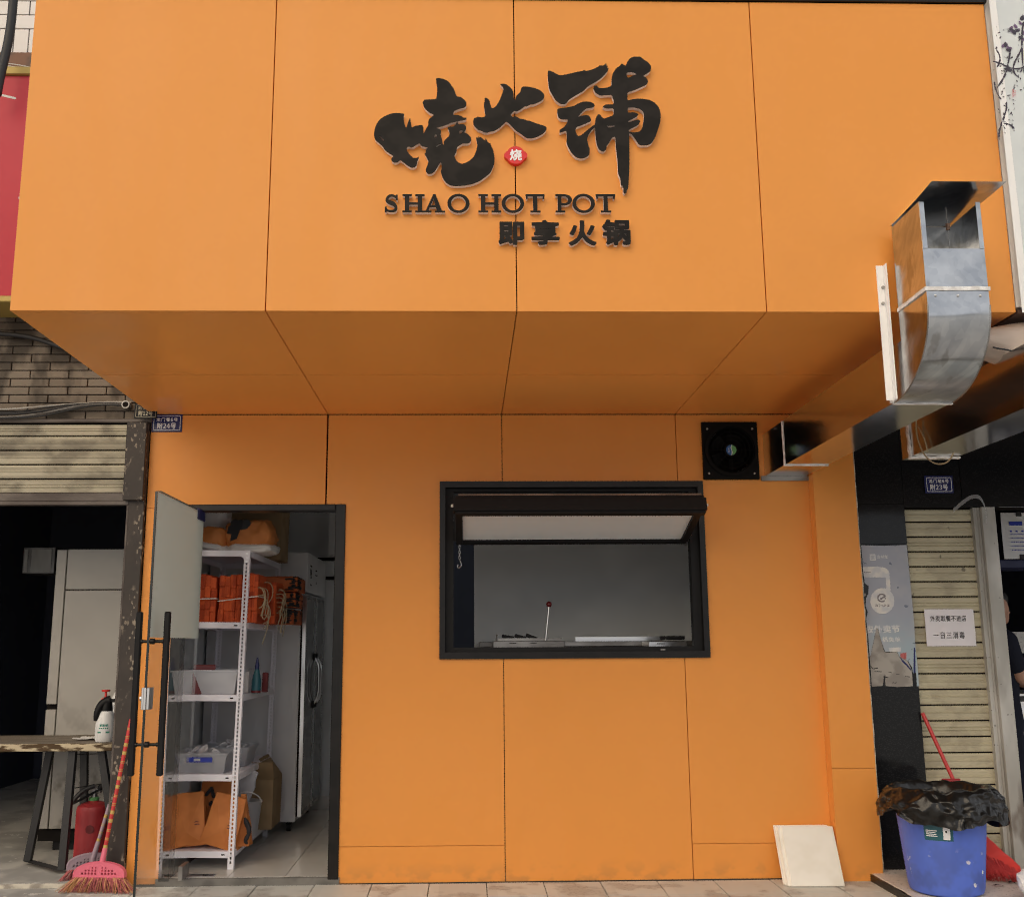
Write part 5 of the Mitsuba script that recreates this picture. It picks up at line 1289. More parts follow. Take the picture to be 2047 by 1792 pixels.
tp = lambda x, y: (at(x, 1500, Y=y)[0], y, TZ - .054)
f0, f1 = at(124, 1740, Y=.27), at(56, 1712, Z=.075)
f0[2] = f1[2] = .055
part(tb, 'leg', leg(tp(146, .30), f0), 'mat_frame_black')
part(tb, 'leg', leg(tp(101, .55), f1), 'mat_frame_black')
part(tb, 'foot_bar', leg((f0[0], f0[1], .053), (f1[0], f1[1], .054)), 'mat_frame_black')
part(tb, 'foot_bar', leg((f0[0] + .03, .29, .053), (at(172, 1712, Z=.053)[0], .62, .054)), 'mat_frame_black')
part(tb, 'leg', leg(tp(168, .62), (at(169, 1690, Y=.64)[0], .64, .055)), 'mat_frame_black')
part(tb, 'leg', leg(tp(203, .32), (at(236, 1740, Y=.34)[0], .34, .055)), 'mat_frame_black')
part(tb, 'leg', leg((-3.60, .30, TZ - .054), (-3.66, .27, .055)), 'mat_frame_black')
part(tb, 'leg', leg((-3.56, .80, TZ - .054), (-3.62, .84, .055)), 'mat_frame_black')
part(tb, 'foot_bar', leg((-3.66, .29, .053), (-3.62, .82, .053)), 'mat_frame_black')
part(tb, 'cross_bar', leg((f0[0] + .02, .30, TZ - .078), (at(203, 1500, Y=.32)[0] - .03, .32, TZ - .078)), 'mat_frame_black')
# bottles on it
k = thing('pump_sprayer', 'white pump sprayer bottle with black neck and red pump on the worn table', 'bottle')
c = at(210, 1466, Y=.36)
cx, cy = c[0], .36
part(k, 'body', lathe([(0, TZ + .001), (.060, TZ + .001), (.066, TZ + .02), (.068, TZ + .09), (.063, TZ + .14), (.048, TZ + .19), (.040, TZ + .205), (0, TZ + .205)], 30, (cx, cy, 0)), 'mat_bottle_white', smooth=40)
nk = [(cx - .056, cy - .03, TZ + .145), (cx - .046, cy - .03, TZ + .215), (cx - .015, cy - .01, TZ + .262), (cx + .022, cy, TZ + .275)]
part(k, 'neck', join([tube(spline(nk, 14), np.linspace(.017, .034, 14), 10), lathe([(.041, TZ + .198), (.040, TZ + .225), (.030, TZ + .285), (0, TZ + .290)], 20, (cx, cy, 0)), cbox(cx + .01, cx + .062, cy - .02, cy + .02, TZ + .262, TZ + .285, .006)]), 'mat_matte_black', smooth=40)
part(k, 'pump', join([cyl((cx - .012, cy, TZ + .285), (cx - .012, cy, TZ + .335), .008, 10), cyl((cx - .012, cy, TZ + .335), (cx - .012, cy, TZ + .347), .026, 18, .030), cyl((cx - .014, cy, TZ + .275), (cx - .014, cy, TZ + .292), .032, 16, .02)]), 'mat_red_plastic', smooth=35)
bars = []
rg = random.Random(8)
for j, (z, n, w, hgt) in enumerate(((.112, 3, .014, .016), (.092, 5, .009, .007), (.066, 2, .024, .010))):
    for i in range(n):
        th = -1.57 + .12 + (i - (n - 1) / 2) * (.29 if j == 0 else .2 if j == 1 else .85)
        bars.append(moved(box(-.0008, .0008, -w / 2, w / 2, -hgt / 2, hgt / 2), rz=math.degrees(th), t=(cx + .0678 * math.cos(th), cy + .0678 * math.sin(th), TZ + z)))
part(k, 'print', join(bars), 'mat_green_print', label='small green lettering')
k = thing('white_bottle', 'white bottle with a red cap half hidden behind the rusty post', 'bottle')
c = at(234, 1462, Y=.62)
part(k, 'body', lathe([(0, TZ + .001), (.065, TZ + .001), (.068, TZ + .03), (.068, TZ + .22), (.045, TZ + .29), (.020, TZ + .34), (.018, TZ + .37), (0, TZ + .37)], 26, (c[0], .62, 0)), 'mat_bottle_white', smooth=40)
part(k, 'cap', cyl((c[0], .62, TZ + .371), (c[0], .62, TZ + .41), .020, 16), 'mat_red_plastic', smooth=40)
part(k, 'label', lathe([(.0688, TZ + .235), (.0688, TZ + .205)], 26, (c[0], .62, 0)), 'mat_grey_plastic')
solid('paper_scrap', 'crumpled pale paper scrap on the table left of the sprayer', 'paper', crumple(grid(lambda u, v: np.c_[cx - .24 + .20 * u, .42 + .22 * v, TZ + .012 + 0 * u], 12, 12), .018, 13, 4), 'mat_off_white', smooth=40)
solid('small_cup', 'small pale cup on the table close to the sprayer', 'cup', lathe([(0, TZ + .001), (.018, TZ + .001), (.022, TZ + .05), (.019, TZ + .05), (.016, TZ + .004), (0, TZ + .004)], 18, (cx - .085, .47, 0)), 'mat_off_white', smooth=35)
# fire extinguisher
k = thing('fire_extinguisher', 'dusty red fire extinguisher standing under the wooden table', 'fire extinguisher')
c = at(180, 1724, Z=.03)
cx, cy = c[0], min(c[1], .56)
cx = at(180, 1724, Y=cy)[0]
ez = at(180, 1606, Y=cy)[2]
part(k, 'cylinder', lathe([(0, .030), (.105, .030), (.113, .045), (.113, ez - .035), (.106, ez - .008), (.080, ez + .010), (.035, ez + .02), (.028, ez + .03), (0, ez + .03)], 36, (cx, cy, 0)), 'mat_ext_red', smooth=40)
part(k, 'collar', lathe([(.03, ez + .022), (.034, ez + .03), (.034, ez + .048), (.02, ez + .05), (0, ez + .05)], 18, (cx + .0, cy, 0)), 'mat_stick_green', smooth=40)
part(k, 'valve', join([cyl((cx, cy, ez + .045), (cx, cy, ez + .10), .022, 12), cbox(cx - .03, cx + .05, cy - .02, cy + .02, ez + .075, ez + .12, .006)]), 'mat_steel_dark', smooth=30)
part(k, 'grip', leg((cx - .15, cy - .06, ez + .0), (cx + .04, cy - .01, ez + .10), .034), 'mat_matte_black')
part(k, 'lever', leg((cx - .17, cy - .05, ez + .11), (cx + .08, cy, ez + .14), .030), 'mat_matte_black')
part(k, 'nozzle', tube(spline([(cx + .02, cy - .06, ez + .13), (cx - .05, cy - .09, ez + .10), (cx - .11, cy - .10, ez + .03)], 12), .016, 8), 'mat_cable')
part(k, 'hose', tube(spline([(cx + .03, cy, ez + .10), (cx + .10, cy - .03, ez + .13), (cx + .17, cy - .02, ez + .05), (cx + .165, cy, ez - .1), (cx + .14, cy, ez - .24)], 24), .019, 8), 'mat_cable', smooth=True)
part(k, 'badge', moved(cyl((0, -.0012, 0), (0, 0, 0), .028, 20), t=(cx + .02, cy - .1122, ez - .15)).apply_transform(np.diag([1, 1, 1, 1.0])), 'mat_red_dark')


# brooms
def broom(label, foot, top, w, head_mat, mats, seed, stickmat, facing=0.0, bands=True, hz=.102):
    k = thing('broom', label, 'broom', None)
    rg = random.Random(seed)
    foot, top = np.array(foot, float), np.array(top, float)
    ax = (top - foot) / np.linalg.norm(top - foot)
    hb = foot + ax * hz                                       # lower edge of the plastic head
    rot = lambda m: moved(m, rz=facing, t=(hb[0], hb[1], hb[2]))
    dome = Polygon([(w / 2 * math.cos(t), .080 * math.sin(t) ** .8) for t in np.linspace(0, math.pi, 25)] + [(-w / 2, -.012), (w / 2, -.012)])
    hs = []
    for zz, nn, sp_, r in ((.010, 11, .0215, .0072), (.028, 9, .0215, .0066), (.045, 5, .0215, .0055)):
        for i in range(nn):
            if nn // 2 != i:
                hs.append(Point((i - nn // 2) * sp_, zz).buffer(r, 6))
    dome_ = dome.difference(unary_union(hs))
    part(k, 'head', rot(prism(dome_, -.016, .010)), head_mat, smooth=False)
    part(k, 'head_back', rot(prism(dome.buffer(-.004), .012, .008)), head_mat)
    part(k, 'head_rim', rot(join([prism(dome.difference(dome.buffer(-.007)), -.018, .038)])), head_mat)
    part(k, 'teeth', rot(join([cbox(x - .003, x + .003, -.017, .019, -.028, -.011, .001) for x in np.linspace(-w / 2 + .012, w / 2 - .012, 24)])), head_mat)
    part(k, 'socket', tube([hb + ax * .02, hb + ax * .16], [.020, .015], 12), head_mat, smooth=50)
    part(k, 'stick', tube([hb + ax * .15, top], .0125, 12), stickmat, smooth=50)
    if bands:
        n = int(np.linalg.norm(top - hb) / .052)
        ms = []
        for i in range(3, n):
            c = hb + ax * (i * .052)
            if (i // 2) % 2:
                ms.append(tube([c, c + ax * .022], .0128, 12))
            else:
                ms += [tube([c + ax * s, c + ax * (s + .004)], .0128, 12) for s in (0, .010)]
        part(k, 'gold_print', join(ms), 'mat_gold', kind='stuff')
    for mi_, mat in enumerate(mats):
        ms = []
        for i in range(230):
            u = rg.random()
            x = (u - .5) * (w - .02)
            y = rg.uniform(-.02, .022)
            L_ = hz * rg.uniform(.85, 1.12)
            sp = rg.uniform(.9, 1.5)
            p0 = np.array([x, y, -.012])
            p2 = np.array([x * sp * 1.16 + rg.gauss(0, .012), y * 2.6 + rg.gauss(0, .010) - .012, -L_ + .004])
            p2[2] = max(p2[2], -hb[2] + .004)
            p1 = (p0 + p2) / 2 + [rg.gauss(0, .008), rg.gauss(0, .006) - .01, .0]
            t = np.linspace(0, 1, 5)[:, None]
            ms.append(tube((1 - t) ** 2 * p0 + 2 * t * (1 - t) * p1 + t * t * p2, np.linspace(.0034, .0014, 5), 4, cap=False))
        part(k, 'bristles', rot(join(ms)), mat, kind='stuff', smooth=True)
    return k


a, b = at(192, 1782, Z=.0), at(262, 1436, Y=-.055)
broom('pink headed broom with a red stick leaning on the rusty post', (a[0], a[1], 0), b, .335, 'mat_pink', ['mat_bristle_tan', 'mat_bristle_pink'], 1, 'mat_broom_red', -6)
a, b = at(170, 1762, Z=.0), at(219, 1606, Y=.14)
broom('dusty lilac headed broom standing behind the pink one', (a[0], a[1] + .02, 0), b, .30, 'mat_lilac', ['mat_bristle_pink'], 2, 'mat_lilac', 24)

# ------------------------------------------------------------------ the shop on the right
nr = thing('right_shop', 'shop with black granite cladding and a grey steel post at the right', 'shop')
GX = [2.690, at(1806, 1000, Y=0)[0], 3.46, 4.3, 5.6]
SH0, SH1 = at(1812, 1200, Y=.06)[0], at(1955, 1200, Y=.06)[0]
SHZ = at(1880, 1015, Y=.06)[2]
FZ_ = .048
part(nr, 'granite_panel', cbox(GX[0], GX[1] - .0015, 0, .03, FZ_, 2.17, .001), 'mat_granite')
part(nr, 'granite_panel', cbox(GX[0], GX[1] - .0015, 0, .03, 2.173, 2.45, .001), 'mat_granite')
part(nr, 'granite_panel', cbox(GX[0], GX[1] - .0015, 0, .03, 2.453, 3.10, .001), 'mat_granite')
for i in range(1, 4):
    part(nr, 'granite_panel', cbox(GX[i] + .0015, GX[i + 1] - .0015, -.004 if i == 2 else 0, .03, SHZ, 3.10, .001), 'mat_granite')
part(nr, 'wall', join([box(2.675, 5.6, .031, .2, SHZ + .001, 3.6), box(2.675, GX[1] - .003, .031, .2, .0, SHZ)]), 'mat_seam')
part(nr, 'reveal', box(GX[1] - .0014, GX[1] + .002, .0305, .12, FZ_, SHZ - .001), 'mat_granite')
struct('right_shop_floor', box(2.60, 6.5, .06, 5.4, -.2, FZ_ - .003), 'mat_concrete')
stp = struct('stone_step', crumple(cbox(2.600, 6.5, -1.25, .058, -.03, FZ_, .004), .0015, 9, 2, .15), 'mat_stone_slab')
struct('step_edge', crumple(box(2.586, 2.5995, -1.25, -.11, -.03, FZ_ - .004), .003, 20, 5, .05), 'mat_black_frame')
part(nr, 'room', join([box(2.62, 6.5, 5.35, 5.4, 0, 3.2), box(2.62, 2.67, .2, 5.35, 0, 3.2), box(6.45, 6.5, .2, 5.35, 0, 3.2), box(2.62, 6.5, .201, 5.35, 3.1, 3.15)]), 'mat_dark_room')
sr = thing('roller_shutter', 'stained cream roller shutter pulled down beside the black granite on the right', 'shutter')
part(sr, 'backing', box(SH0 - .03, SH1 + .03, .070, .076, FZ_, SHZ - .001), 'mat_seam')
slats(sr, SH0 - .028, SH1 + .02, FZ_ + .002, SHZ - .003, .068, 'mat_shutter_cream', .1040, 9)
rx = [SH1, at(1967, 1200, Y=.03)[0], at(1972, 1200, Y=.0)[0], at(2006, 1200, Y=-.02)[0]]
ztop = SHZ - .002
part(nr, 'guide_rail', cbox(rx[0], rx[0] + .030, .020, .064, FZ_, ztop, .002), 'mat_galvanised')
part(nr, 'guide_groove', box(rx[0] + .0305, rx[1], .048, .064, FZ_, ztop), 'mat_steel_dark')
part(nr, 'guide_rail', cbox(rx[1] + .0005, rx[2] + .012, .010, .064, FZ_, ztop, .002), 'mat_galvanised')
part(nr, 'steel_post', cbox(rx[2] + .0125, rx[3], -.02, .09, FZ_, ztop, .003), 'mat_galvanised', label='worn grey steel post')
k = thing('tape_strip', 'dangling strip of clear tape stuck over the head of the grey steel post', 'tape')
a, b, c = at(1905, 1020, Y=-.03), at(1925, 1002, Y=-.06), at(1972, 1042, Y=-.03)
q = [a + [0, 0, 0], b, b + [.03, -.01, .02], c]
part(k, 'strip', crumple(grid(lambda u, v: spline(q, 14)[np.round(u * 13).astype(int)] + np.c_[0 * v, 0 * v, (v - .5) * .028], 14, 5), .008, 24, 2), 'mat_clear_plastic', smooth=40)
# notice
a, b = at(1846, 1217, Y=.045), at(1951, 1290, Y=.045)
nt = thing('paper_notice', 'white paper notice with two printed lines taped on the right shutter', 'notice')
part(nt, 'sheet', crumple(box(a[0], b[0], .0446, .0452, b[2], a[2]), .0015, 5, 3, .03), 'mat_paper')
w, hh_ = b[0] - a[0], a[2] - b[2]
part(nt, 'lettering', prism(text('外卖取餐不进店', a[0] + w * .11, a[2] - hh_ * .335, w * .73, hh_ * .165, 'R', 6), .0425, .0008), 'mat_ink')
part(nt, 'lettering', prism(text('一日三消毒', a[0] + w * .15, a[2] - hh_ * .80, w * .63, hh_ * .185, 'R', 10), .0425, .0008), 'mat_ink')
# torn poster on the granite
po = thing('torn_poster', 'torn faded blue delivery poster pasted on the black granite column', 'poster')


def pq(pts):
    return Polygon([tuple(at((2060 + x / 4.715) * .826, (1300 + y / 4.715) * .826, Y=-.001)[[0, 2]]) for x, y in pts]).buffer(0)


sheet = pq([(108,88),(360,92),(628,85),(650,330),(680,620),(715,1000),(725,1200),(755,1500),(770,1690),(745,1695),(735,1540),(700,1545),(690,1480),(640,1400),(550,1360),(520,1300),(380,1300),(330,1150),(300,1030),(280,1040),(215,1345),(205,1350),(190,1130),(165,930),(185,850),(160,780),(165,690),(190,640),(195,545),(175,540),(150,520),(140,440),(130,370),(122,230)])
part(po, 'sheet', prism(sheet, -.0012, .0010), 'mat_poster_blue')
under = unary_union([pq([(282,1035),(296,1030),(328,1150),(372,1300),(400,1310),(520,1302),(545,1362),(635,1402),(682,1500),(690,1560),(700,1690),(640,1698),(520,1702),(390,1690),(372,1580),(362,1640),(355,1690),(230,1700),(222,1560),(206,1355),(216,1345),(250,1200)]), pq([(125,640),(160,632),(165,660),(140,675)])])
for g_ in under.geoms:
    part(po, 'torn_backing', prism(g_, -.0009, .0007), 'mat_poster_grey', label='grey torn backing paper')
phone = pq([(122,335),(300,330),(380,345),(415,370),(430,400),(445,600),(420,640),(395,600),(390,455),(128,452)])
part(po, 'phone_print', prism(phone.intersection(sheet), -.0017, .0004), 'mat_poster_print')
part(po, 'speaker_print', prism(pq([(140,392),(220,392),(220,402),(140,402)]), -.0022, .0004), 'mat_poster_ink')
ringc = pq([(350 + 136 * math.cos(t), 722 + 146 * math.sin(t)) for t in np.linspace(0, 2 * math.pi, 40)[:-1]])
part(po, 'round_print', prism(ringc, -.0022, .0004), 'mat_poster_print')
E_ = [(295 + 48 + 44 * math.cos(t), 688 + 42 * math.sin(t)) for t in np.linspace(math.radians(55), math.radians(330), 24)]
eline = LineString([tuple(at((2060 + x / 4.715) * .826, (1300 + y / 4.715) * .826, Y=-.001)[[0, 2]]) for x, y in E_ + [(332, 700)]]).buffer(.0052)
dot = Point(*at((2060 + 382 / 4.715) * .826, (1300 + 695 / 4.715) * .826, Y=-.001)[[0, 2]]).buffer(.006)
part(po, 'emblem', prism(unary_union([eline, dot]), -.0027, .0004), 'mat_poster_ink', label='round letter e emblem')


def ptext(s, x0, y0, x1, y1, style, mat, y=-.0027):
    p, q = at((2060 + x0 / 4.715) * .826, (1300 + y1 / 4.715) * .826, Y=-.001), at((2060 + x1 / 4.715) * .826, (1300 + y0 / 4.715) * .826, Y=-.001)
    g = text(s, p[0], p[2], q[0] - p[0], q[2] - p[2], style, 4)
    part(po, 'lettering', prism(g.intersection(unary_union([sheet])), y, .0004), mat)


ptext('饿了么外卖', 270, 758, 430, 790, 'R', 'mat_poster_ink')
ptext('支付宝', 290, 198, 408, 240, 'R', 'mat_poster_print', -.0017)
bxp = pq([(205,190),(272,188),(275,262),(207,264)]).buffer(-.004).buffer(.004)
zp = text('支', *at((2060 + 218 / 4.715) * .826, (1300 + 250 / 4.715) * .826, Y=-.001)[[0, 2]], .030, .030, 'R')
part(po, 'pay_mark', prism(bxp.difference(zp), -.0017, .0004), 'mat_poster_print')
ptext('去外卖节', 160, 995, 545, 1088, 'M', 'mat_poster_print', -.0017)
ptext('机免单', 352, 1130, 552, 1190, 'R', 'mat_poster_print', -.0017)
part(po, 'corner_print', prism(pq([(425,1255),(560,1250),(565,1300),(430,1300)]).intersection(sheet), -.0017, .0004), 'mat_poster_print')
part(po, 'pink_print', prism(pq([(555,1320),(625,1310),(625,1380),(590,1390),(555,1360)]).intersection(sheet), -.0017, .0004), 'mat_bristle_pink')
part(po, 'tear', prism(unary_union([pq([(550,1365),(600,1410),(640,1450),(680,1505),(672,1515),(620,1455),(580,1420)]), pq([(708,1255),(725,1260),(728,1540),(705,1545)])]), -.0023, .0004), 'mat_plate_blue')
cr_ = [pq([(360,1580),(420,1590),(420,1600),(360,1592)]), pq([(375,1560),(385,1560),(378,1690),(366,1690)]), pq([(250,1490),(300,1480),(300,1490),(250,1500)]), pq([(265,1520),(345,1525),(345,1532),(265,1530)]), pq([(420,1530),(460,1535),(460,1542),(420,1538)]), pq([(510,1550),(545,1552),(545,1558),(510,1556)]), pq([(610,1580),(665,1583),(665,1590),(610,1588)]), pq([(465,1650),(520,1652),(520,1658),(465,1656)]), pq([(215,1460),(245,1490),(240,1495),(212,1470)])]
part(po, 'crack', prism(unary_union(cr_), -.0016, .0004), 'mat_ink')

# blue rubbish bin with a black liner
bn = thing('rubbish_bin', 'blue plastic rubbish bin with a black bag folded over its rim', 'bin')
bcx, bcy = 2.858, -.60
bt = .625
prof = [(0, FZ_ + .001), (.185, FZ_ + .001), (.206, FZ_ + .012), (.214, FZ_ + .04), (.262, bt - .05), (.276, bt - .045), (.278, bt), (.262, bt), (.20, FZ_ + .03), (0, FZ_ + .02)]
body = lathe(prof, 56, (bcx, bcy, 0))
part(bn, 'body', body, 'mat_bin_blue', smooth=35)


def liner(u, v):
    th = u * 2 * math.pi
    front = .5 - .5 * np.sin(th)                              # 1 towards the street
    right = .5 + .5 * np.cos(th)
    t = np.clip(v / .32, 0, 1)
    s = np.clip((v - .32) / .68, 0, 1)
    drop = .108 + .02 * np.sin(3 * th + .5) + .06 * right ** 3 + .02 * front + .012 * np.sin(7 * th)
    puff = .052 + .015 * np.sin(2 * th + 1) + .030 * right ** 2 + .010 * np.sin(5 * th + 2)
    r_in = .205 + .070 * t
    r = np.where(v < .32, r_in, .280 + puff * np.sin(np.clip(s * 1.25, 0, 1) * math.pi * .62) + .012 * s)
    z = np.where(v < .32, bt - .13 + .155 * np.sin(t * math.pi / 2), bt + .025 - drop * 1.12 * s ** 1.25 - .03 * s)
    p = np.c_[bcx + r * np.cos(th), bcy + r * np.sin(th), z]
    q = np.c_[np.cos(th) * 2.2, np.sin(th) * 2.2, v * 2.0]
    n1 = np.abs(meshkit.fbm(q * 1.5 + 5, 2, 7) - .5) * 2
    n2 = np.abs(meshkit.fbm(q * 3.2 + 9, 2, 8) - .5) * 2
    n3 = meshkit.fbm(q * 1.3, 2, 3) - .5
    w = np.clip(v * 2.2, 0, 1)
    msk = np.clip((meshkit.fbm(q * 1.1 + 3, 2, 21) - .42) * 6, 0, 1)
    n4 = np.abs(meshkit.fbm(np.c_[q[:, 0] * 7 + q[:, 2] * 4, q[:, 1] * 7, q[:, 2] * 3], 2, 31) - .5) * 2
    d = (-.045 * n1 - .022 * n2 * msk - .012 * n4 * msk + .045 * n3 + .014) * w * np.where(v < .32, .3, 1)
    p[:, 0] += np.cos(th) * d
    p[:, 1] += np.sin(th) * d
    p[:, 2] += (meshkit.fbm(q * 1.5, 2, 5) - .5) * .06 * w + .010 * np.sin(th * 1 + 2.2)
    rr = np.hypot(p[:, 0] - bcx, p[:, 1] - bcy)
    k = np.where((v >= .32), np.maximum(1, .283 / np.maximum(rr, 1e-6)), 1)
    p[:, 0] = bcx + (p[:, 0] - bcx) * k
    p[:, 1] = bcy + (p[:, 1] - bcy) * k
    return p


lm = grid(liner, 221, 64)
part(bn, 'liner', lm, 'mat_bag_black', smooth=True, label='black plastic bag liner folded over the rim')
rg = random.Random(4)
part(bn, 'fill', crumple(lathe([(0, bt - .115), (.10, bt - .11), (.225, bt - .095), (.236, bt - .03)], 40, (bcx, bcy, 0)), .03, 12, 4, .03), 'mat_bag_black', smooth=True)
gz = at(1900, 1559, Y=bcy + .26)[2]
gx = at(1900, 1559, Y=bcy + .26)[0]
part(bn, 'grip', cyl((gx - .055, bcy + .26, gz), (gx + .055, bcy + .26, gz), .013, 12), 'mat_ext_red', smooth=40, label='dark red wire handle grip')
part(bn, 'bail', tube(spline([(gx - .06, bcy + .26, gz), (gx - .075, bcy + .265, gz - .03), (gx - .08, bcy + .272, gz - .10)], 8), .003, 5), 'mat_steel_dark')
part(bn, 'bail', tube(spline([(gx + .055, bcy + .26, gz), (gx + .075, bcy + .265, gz - .02), (gx + .08, bcy + .272, gz - .10)], 8), .003, 5), 'mat_steel_dark')


def on_bin(px, py):
    """point of the bin's outside under a place in the picture"""
    d = FW + RI * (px - PX) / F + UP * (PY - py) / F
    lo, hi = 5.4, 7.2
    for i in range(60):
        s = lo + (hi - lo) * i / 60
        p = CAM + d * s
        r = np.interp(p[2], [FZ_ + .04, bt - .05], [.214, .262])
        if math.hypot(p[0] - bcx, p[1] - bcy) <= r:
            return p
    return p


def wrapped(th0, th1, z0, z1, off):
    def f(u, v):
        th = th0 + (th1 - th0) * u
        z = z0 + (z1 - z0) * v
        r = np.interp(z, [FZ_ + .04, bt - .05], [.214, .262]) + off
        return np.c_[bcx + r * np.cos(th), bcy + r * np.sin(th), z]
    return grid(f, 12, 3)


a, b = on_bin(1850, 1670), on_bin(1902, 1652)
th = lambda p: math.atan2(p[1] - bcy, p[0] - bcx)
t0, t1, zl, zh = th(a), th(b), at(1880, 1681, Y=bcy - .24)[2], at(1880, 1640, Y=bcy - .24)[2]
lb = part(bn, 'label', wrapped(t0, t1, zl, zh, .0012), 'mat_teal_plastic', label='teal maker label with white print')
part(lb, 'print', join([wrapped(t0 + (t1 - t0) * .07, t0 + (t1 - t0) * (.46 - .03 * (j % 3)), zl + (zh - zl) * (.20 + .09 * j), zl + (zh - zl) * (.245 + .09 * j), .0022) for j in range(4)]), 'mat_plate_print')
part(lb, 'print', join([wrapped(t0 + (t1 - t0) * .66, t0 + (t1 - t0) * .90, zl + (zh - zl) * .07, zl + (zh - zl) * .70, .0022), wrapped(t0 + (t1 - t0) * .63, t0 + (t1 - t0) * .93, zl + (zh - zl) * .71, zl + (zh - zl) * .80, .0022)]), 'mat_plate_print')
part(lb, 'print', wrapped(t0 + (t1 - t0) * .74, t0 + (t1 - t0) * .80, zl + (zh - zl) * .42, zl + (zh - zl) * .52, .0034), 'mat_ink')
# red broom behind it
k = thing('broom', 'red broom standing behind the blue rubbish bin', 'broom')
a, b = at(1984, 1748, Y=-.30), at(1843, 1424, Y=-.02)
a[2] = max(a[2], .14)
part(k, 'stick', tube([b, a], .0125, 12), 'mat_broom_red', smooth=50)
tri = Polygon([(-.055, .26), (.03, .24), (.215, .06), (.225, .02), (-.10, -.005), (-.12, .08)])
hd = crumple(prism(tri, -.035, .07).subdivide_to_size(.03), .010, 14, 3)
hc = at(1975, 1762, Z=FZ_)
part(k, 'head', moved(hd, t=(hc[0] - .015, hc[1] + .05, FZ_ + .04), rz=-14), 'mat_red_plastic', smooth=25)
ms = []
for i in range(220):
    x = rg.uniform(-.10, .22)
    z1_ = np.interp(x, [-.12, .225], [.005, .03])
    y = rg.uniform(-.03, .03)
    ms.append(tube([(x, y, z1_ + .01), (x + .01, y + rg.gauss(0, .006), z1_ - .02), (x + .016 + rg.gauss(0, .006), y + rg.gauss(0, .008), -.036)], [.0026, .002, .0012], 4, cap=False))
for i in range(230):
    u = rg.random()
    y = -.041 + .004 * rg.random()
    p0 = np.array([-.05 + .27 * u * u, y, .245 - .20 * u + rg.uniform(-.06, .0)])
    p1 = np.array([-.10 + .325 * u + rg.gauss(0, .004), y - .004, .012 + rg.uniform(-.03, .01)])
    ms.append(tube([p0, (p0 + p1) / 2 + [0, -.006, 0], p1], [.0022, .003, .0016], 4, cap=False))
part(k, 'bristles', moved(join(ms), t=(hc[0] - .015, hc[1] + .05, FZ_ + .04), rz=-14), 'mat_broom_red', kind='stuff', smooth=True)
for i, (px, py) in enumerate(((1998, 1770), (2023, 1764))):
    c = at(px - 12 * i * 0, py, Z=FZ_)
    solid('leaf_scrap', ('left' if i == 0 else 'right') + ' one of two dark leaf scraps on the pale stone step', 'leaf', moved(crumple(grid(lambda u, v: np.c_[(u - .5) * .07, (v - .5) * .02, .006 + .006 * np.sin(u * 5)], 8, 4), .006, 40, i), t=(c[0], c[1], c[2] + .002), rz=20 * i), 'mat_ink', smooth=40)
c = at(2052, 1800, Z=FZ_)
solid('plastic_bag', 'knotted white plastic bag on the stone step at the lower right corner', 'plastic bag', moved(crumple(ball((0, 0, 0), 1, 4).apply_scale((.11, .10, .11)), .05, 8, 30), t=(c[0] + .085, c[1] + .02, FZ_ + .105)), 'mat_poly_bag', smooth=40)

# stack of tiles leaning on the orange wall
lean = math.degrees(math.atan2(.175, .335))
for i in range(5):
    dx = (-.030, -.024, -.018, -.014, .006)[i]
    lbl = ['rearmost cream tile of the five leaning against the orange wall', 'second cream tile from the back of the leaning stack', 'middle cream tile of the leaning stack of five', 'second cream tile from the front of the leaning stack', 'front cream tile of the stack leaning against the orange wall'][i]
    t = cbox(-.167, .167, -.0125, -.0015, 0, .372 + .004 * (i == 2), .002)
    y = -.004 - .172 - (.0132 / math.cos(math.radians(lean))) * i
    m = moved(t, rx=-lean)
    m = moved(m, rz=-1.2 + .4 * (i % 2), t=(2.196 + dx, y, .012))
    m.apply_translation((0, 0, -.0005 - m.bounds[0][2] + .002))
    solid('loose_tile', lbl, 'tile', m, 'mat_cream_tile', group=None)

# ------------------------------------------------------------------ banner of the right hand shop, above
bnr = thing('banner', 'pale vinyl banner with ink flowers stretched on a box at the upper right', 'banner')
BX = XR + .012
BZ0 = at(2036, 627, Y=YF - .02)[2]


def ban(x0, x1, z0, z1, y, amp, nu, nv, seed):
    def f(u, v):
        x, z = x0 + (x1 - x0) * u, z0 + (z1 - z0) * v
        q = np.c_[x * 1.6 + z * .8, z * 1.2 - x * .4, 0 * x]
        r = np.c_[(x + z) * 3.2, (z - x) * .9, 0 * x]
        d = amp * ((meshkit.fbm(q * 1.7, 3, seed) - .5) + .7 * (np.abs(meshkit.fbm(r, 3, seed + 4) - .5)) + .8 * np.exp(-(z - z0) / .10) * (meshkit.fbm(np.c_[x * 9, z * 4, 0 * x], 2, seed + 2) - .5))
        return np.c_[x, y + d * np.clip(u * 40, .15, 1), z]
    return grid(f, nu, nv)


part(bnr, 'sheet', ban(BX + .036, 5.6, BZ0, 5.6, YF - .030, .05, 120, 140, 3), 'mat_vinyl', smooth=True)
part(bnr, 'folded_edge', ban(BX, BX + .037, BZ0 + .002, 5.6, YF - .035, .014, 6, 140, 5), 'mat_vinyl_white', smooth=True, label='bright folded white edge')
part(bnr, 'box', box(BX + .004, 5.6, YF + .022, .0, BZ0 + .05, 5.6), 'mat_vinyl_white')
# the ink print: blossoms, twigs and dabs, pasted on the sheet
ri = random.Random(17)


def bq(px, py):
    return np.array(at(px, py, Y=YF - .06)[[0, 2]])


ink, vio = [], []


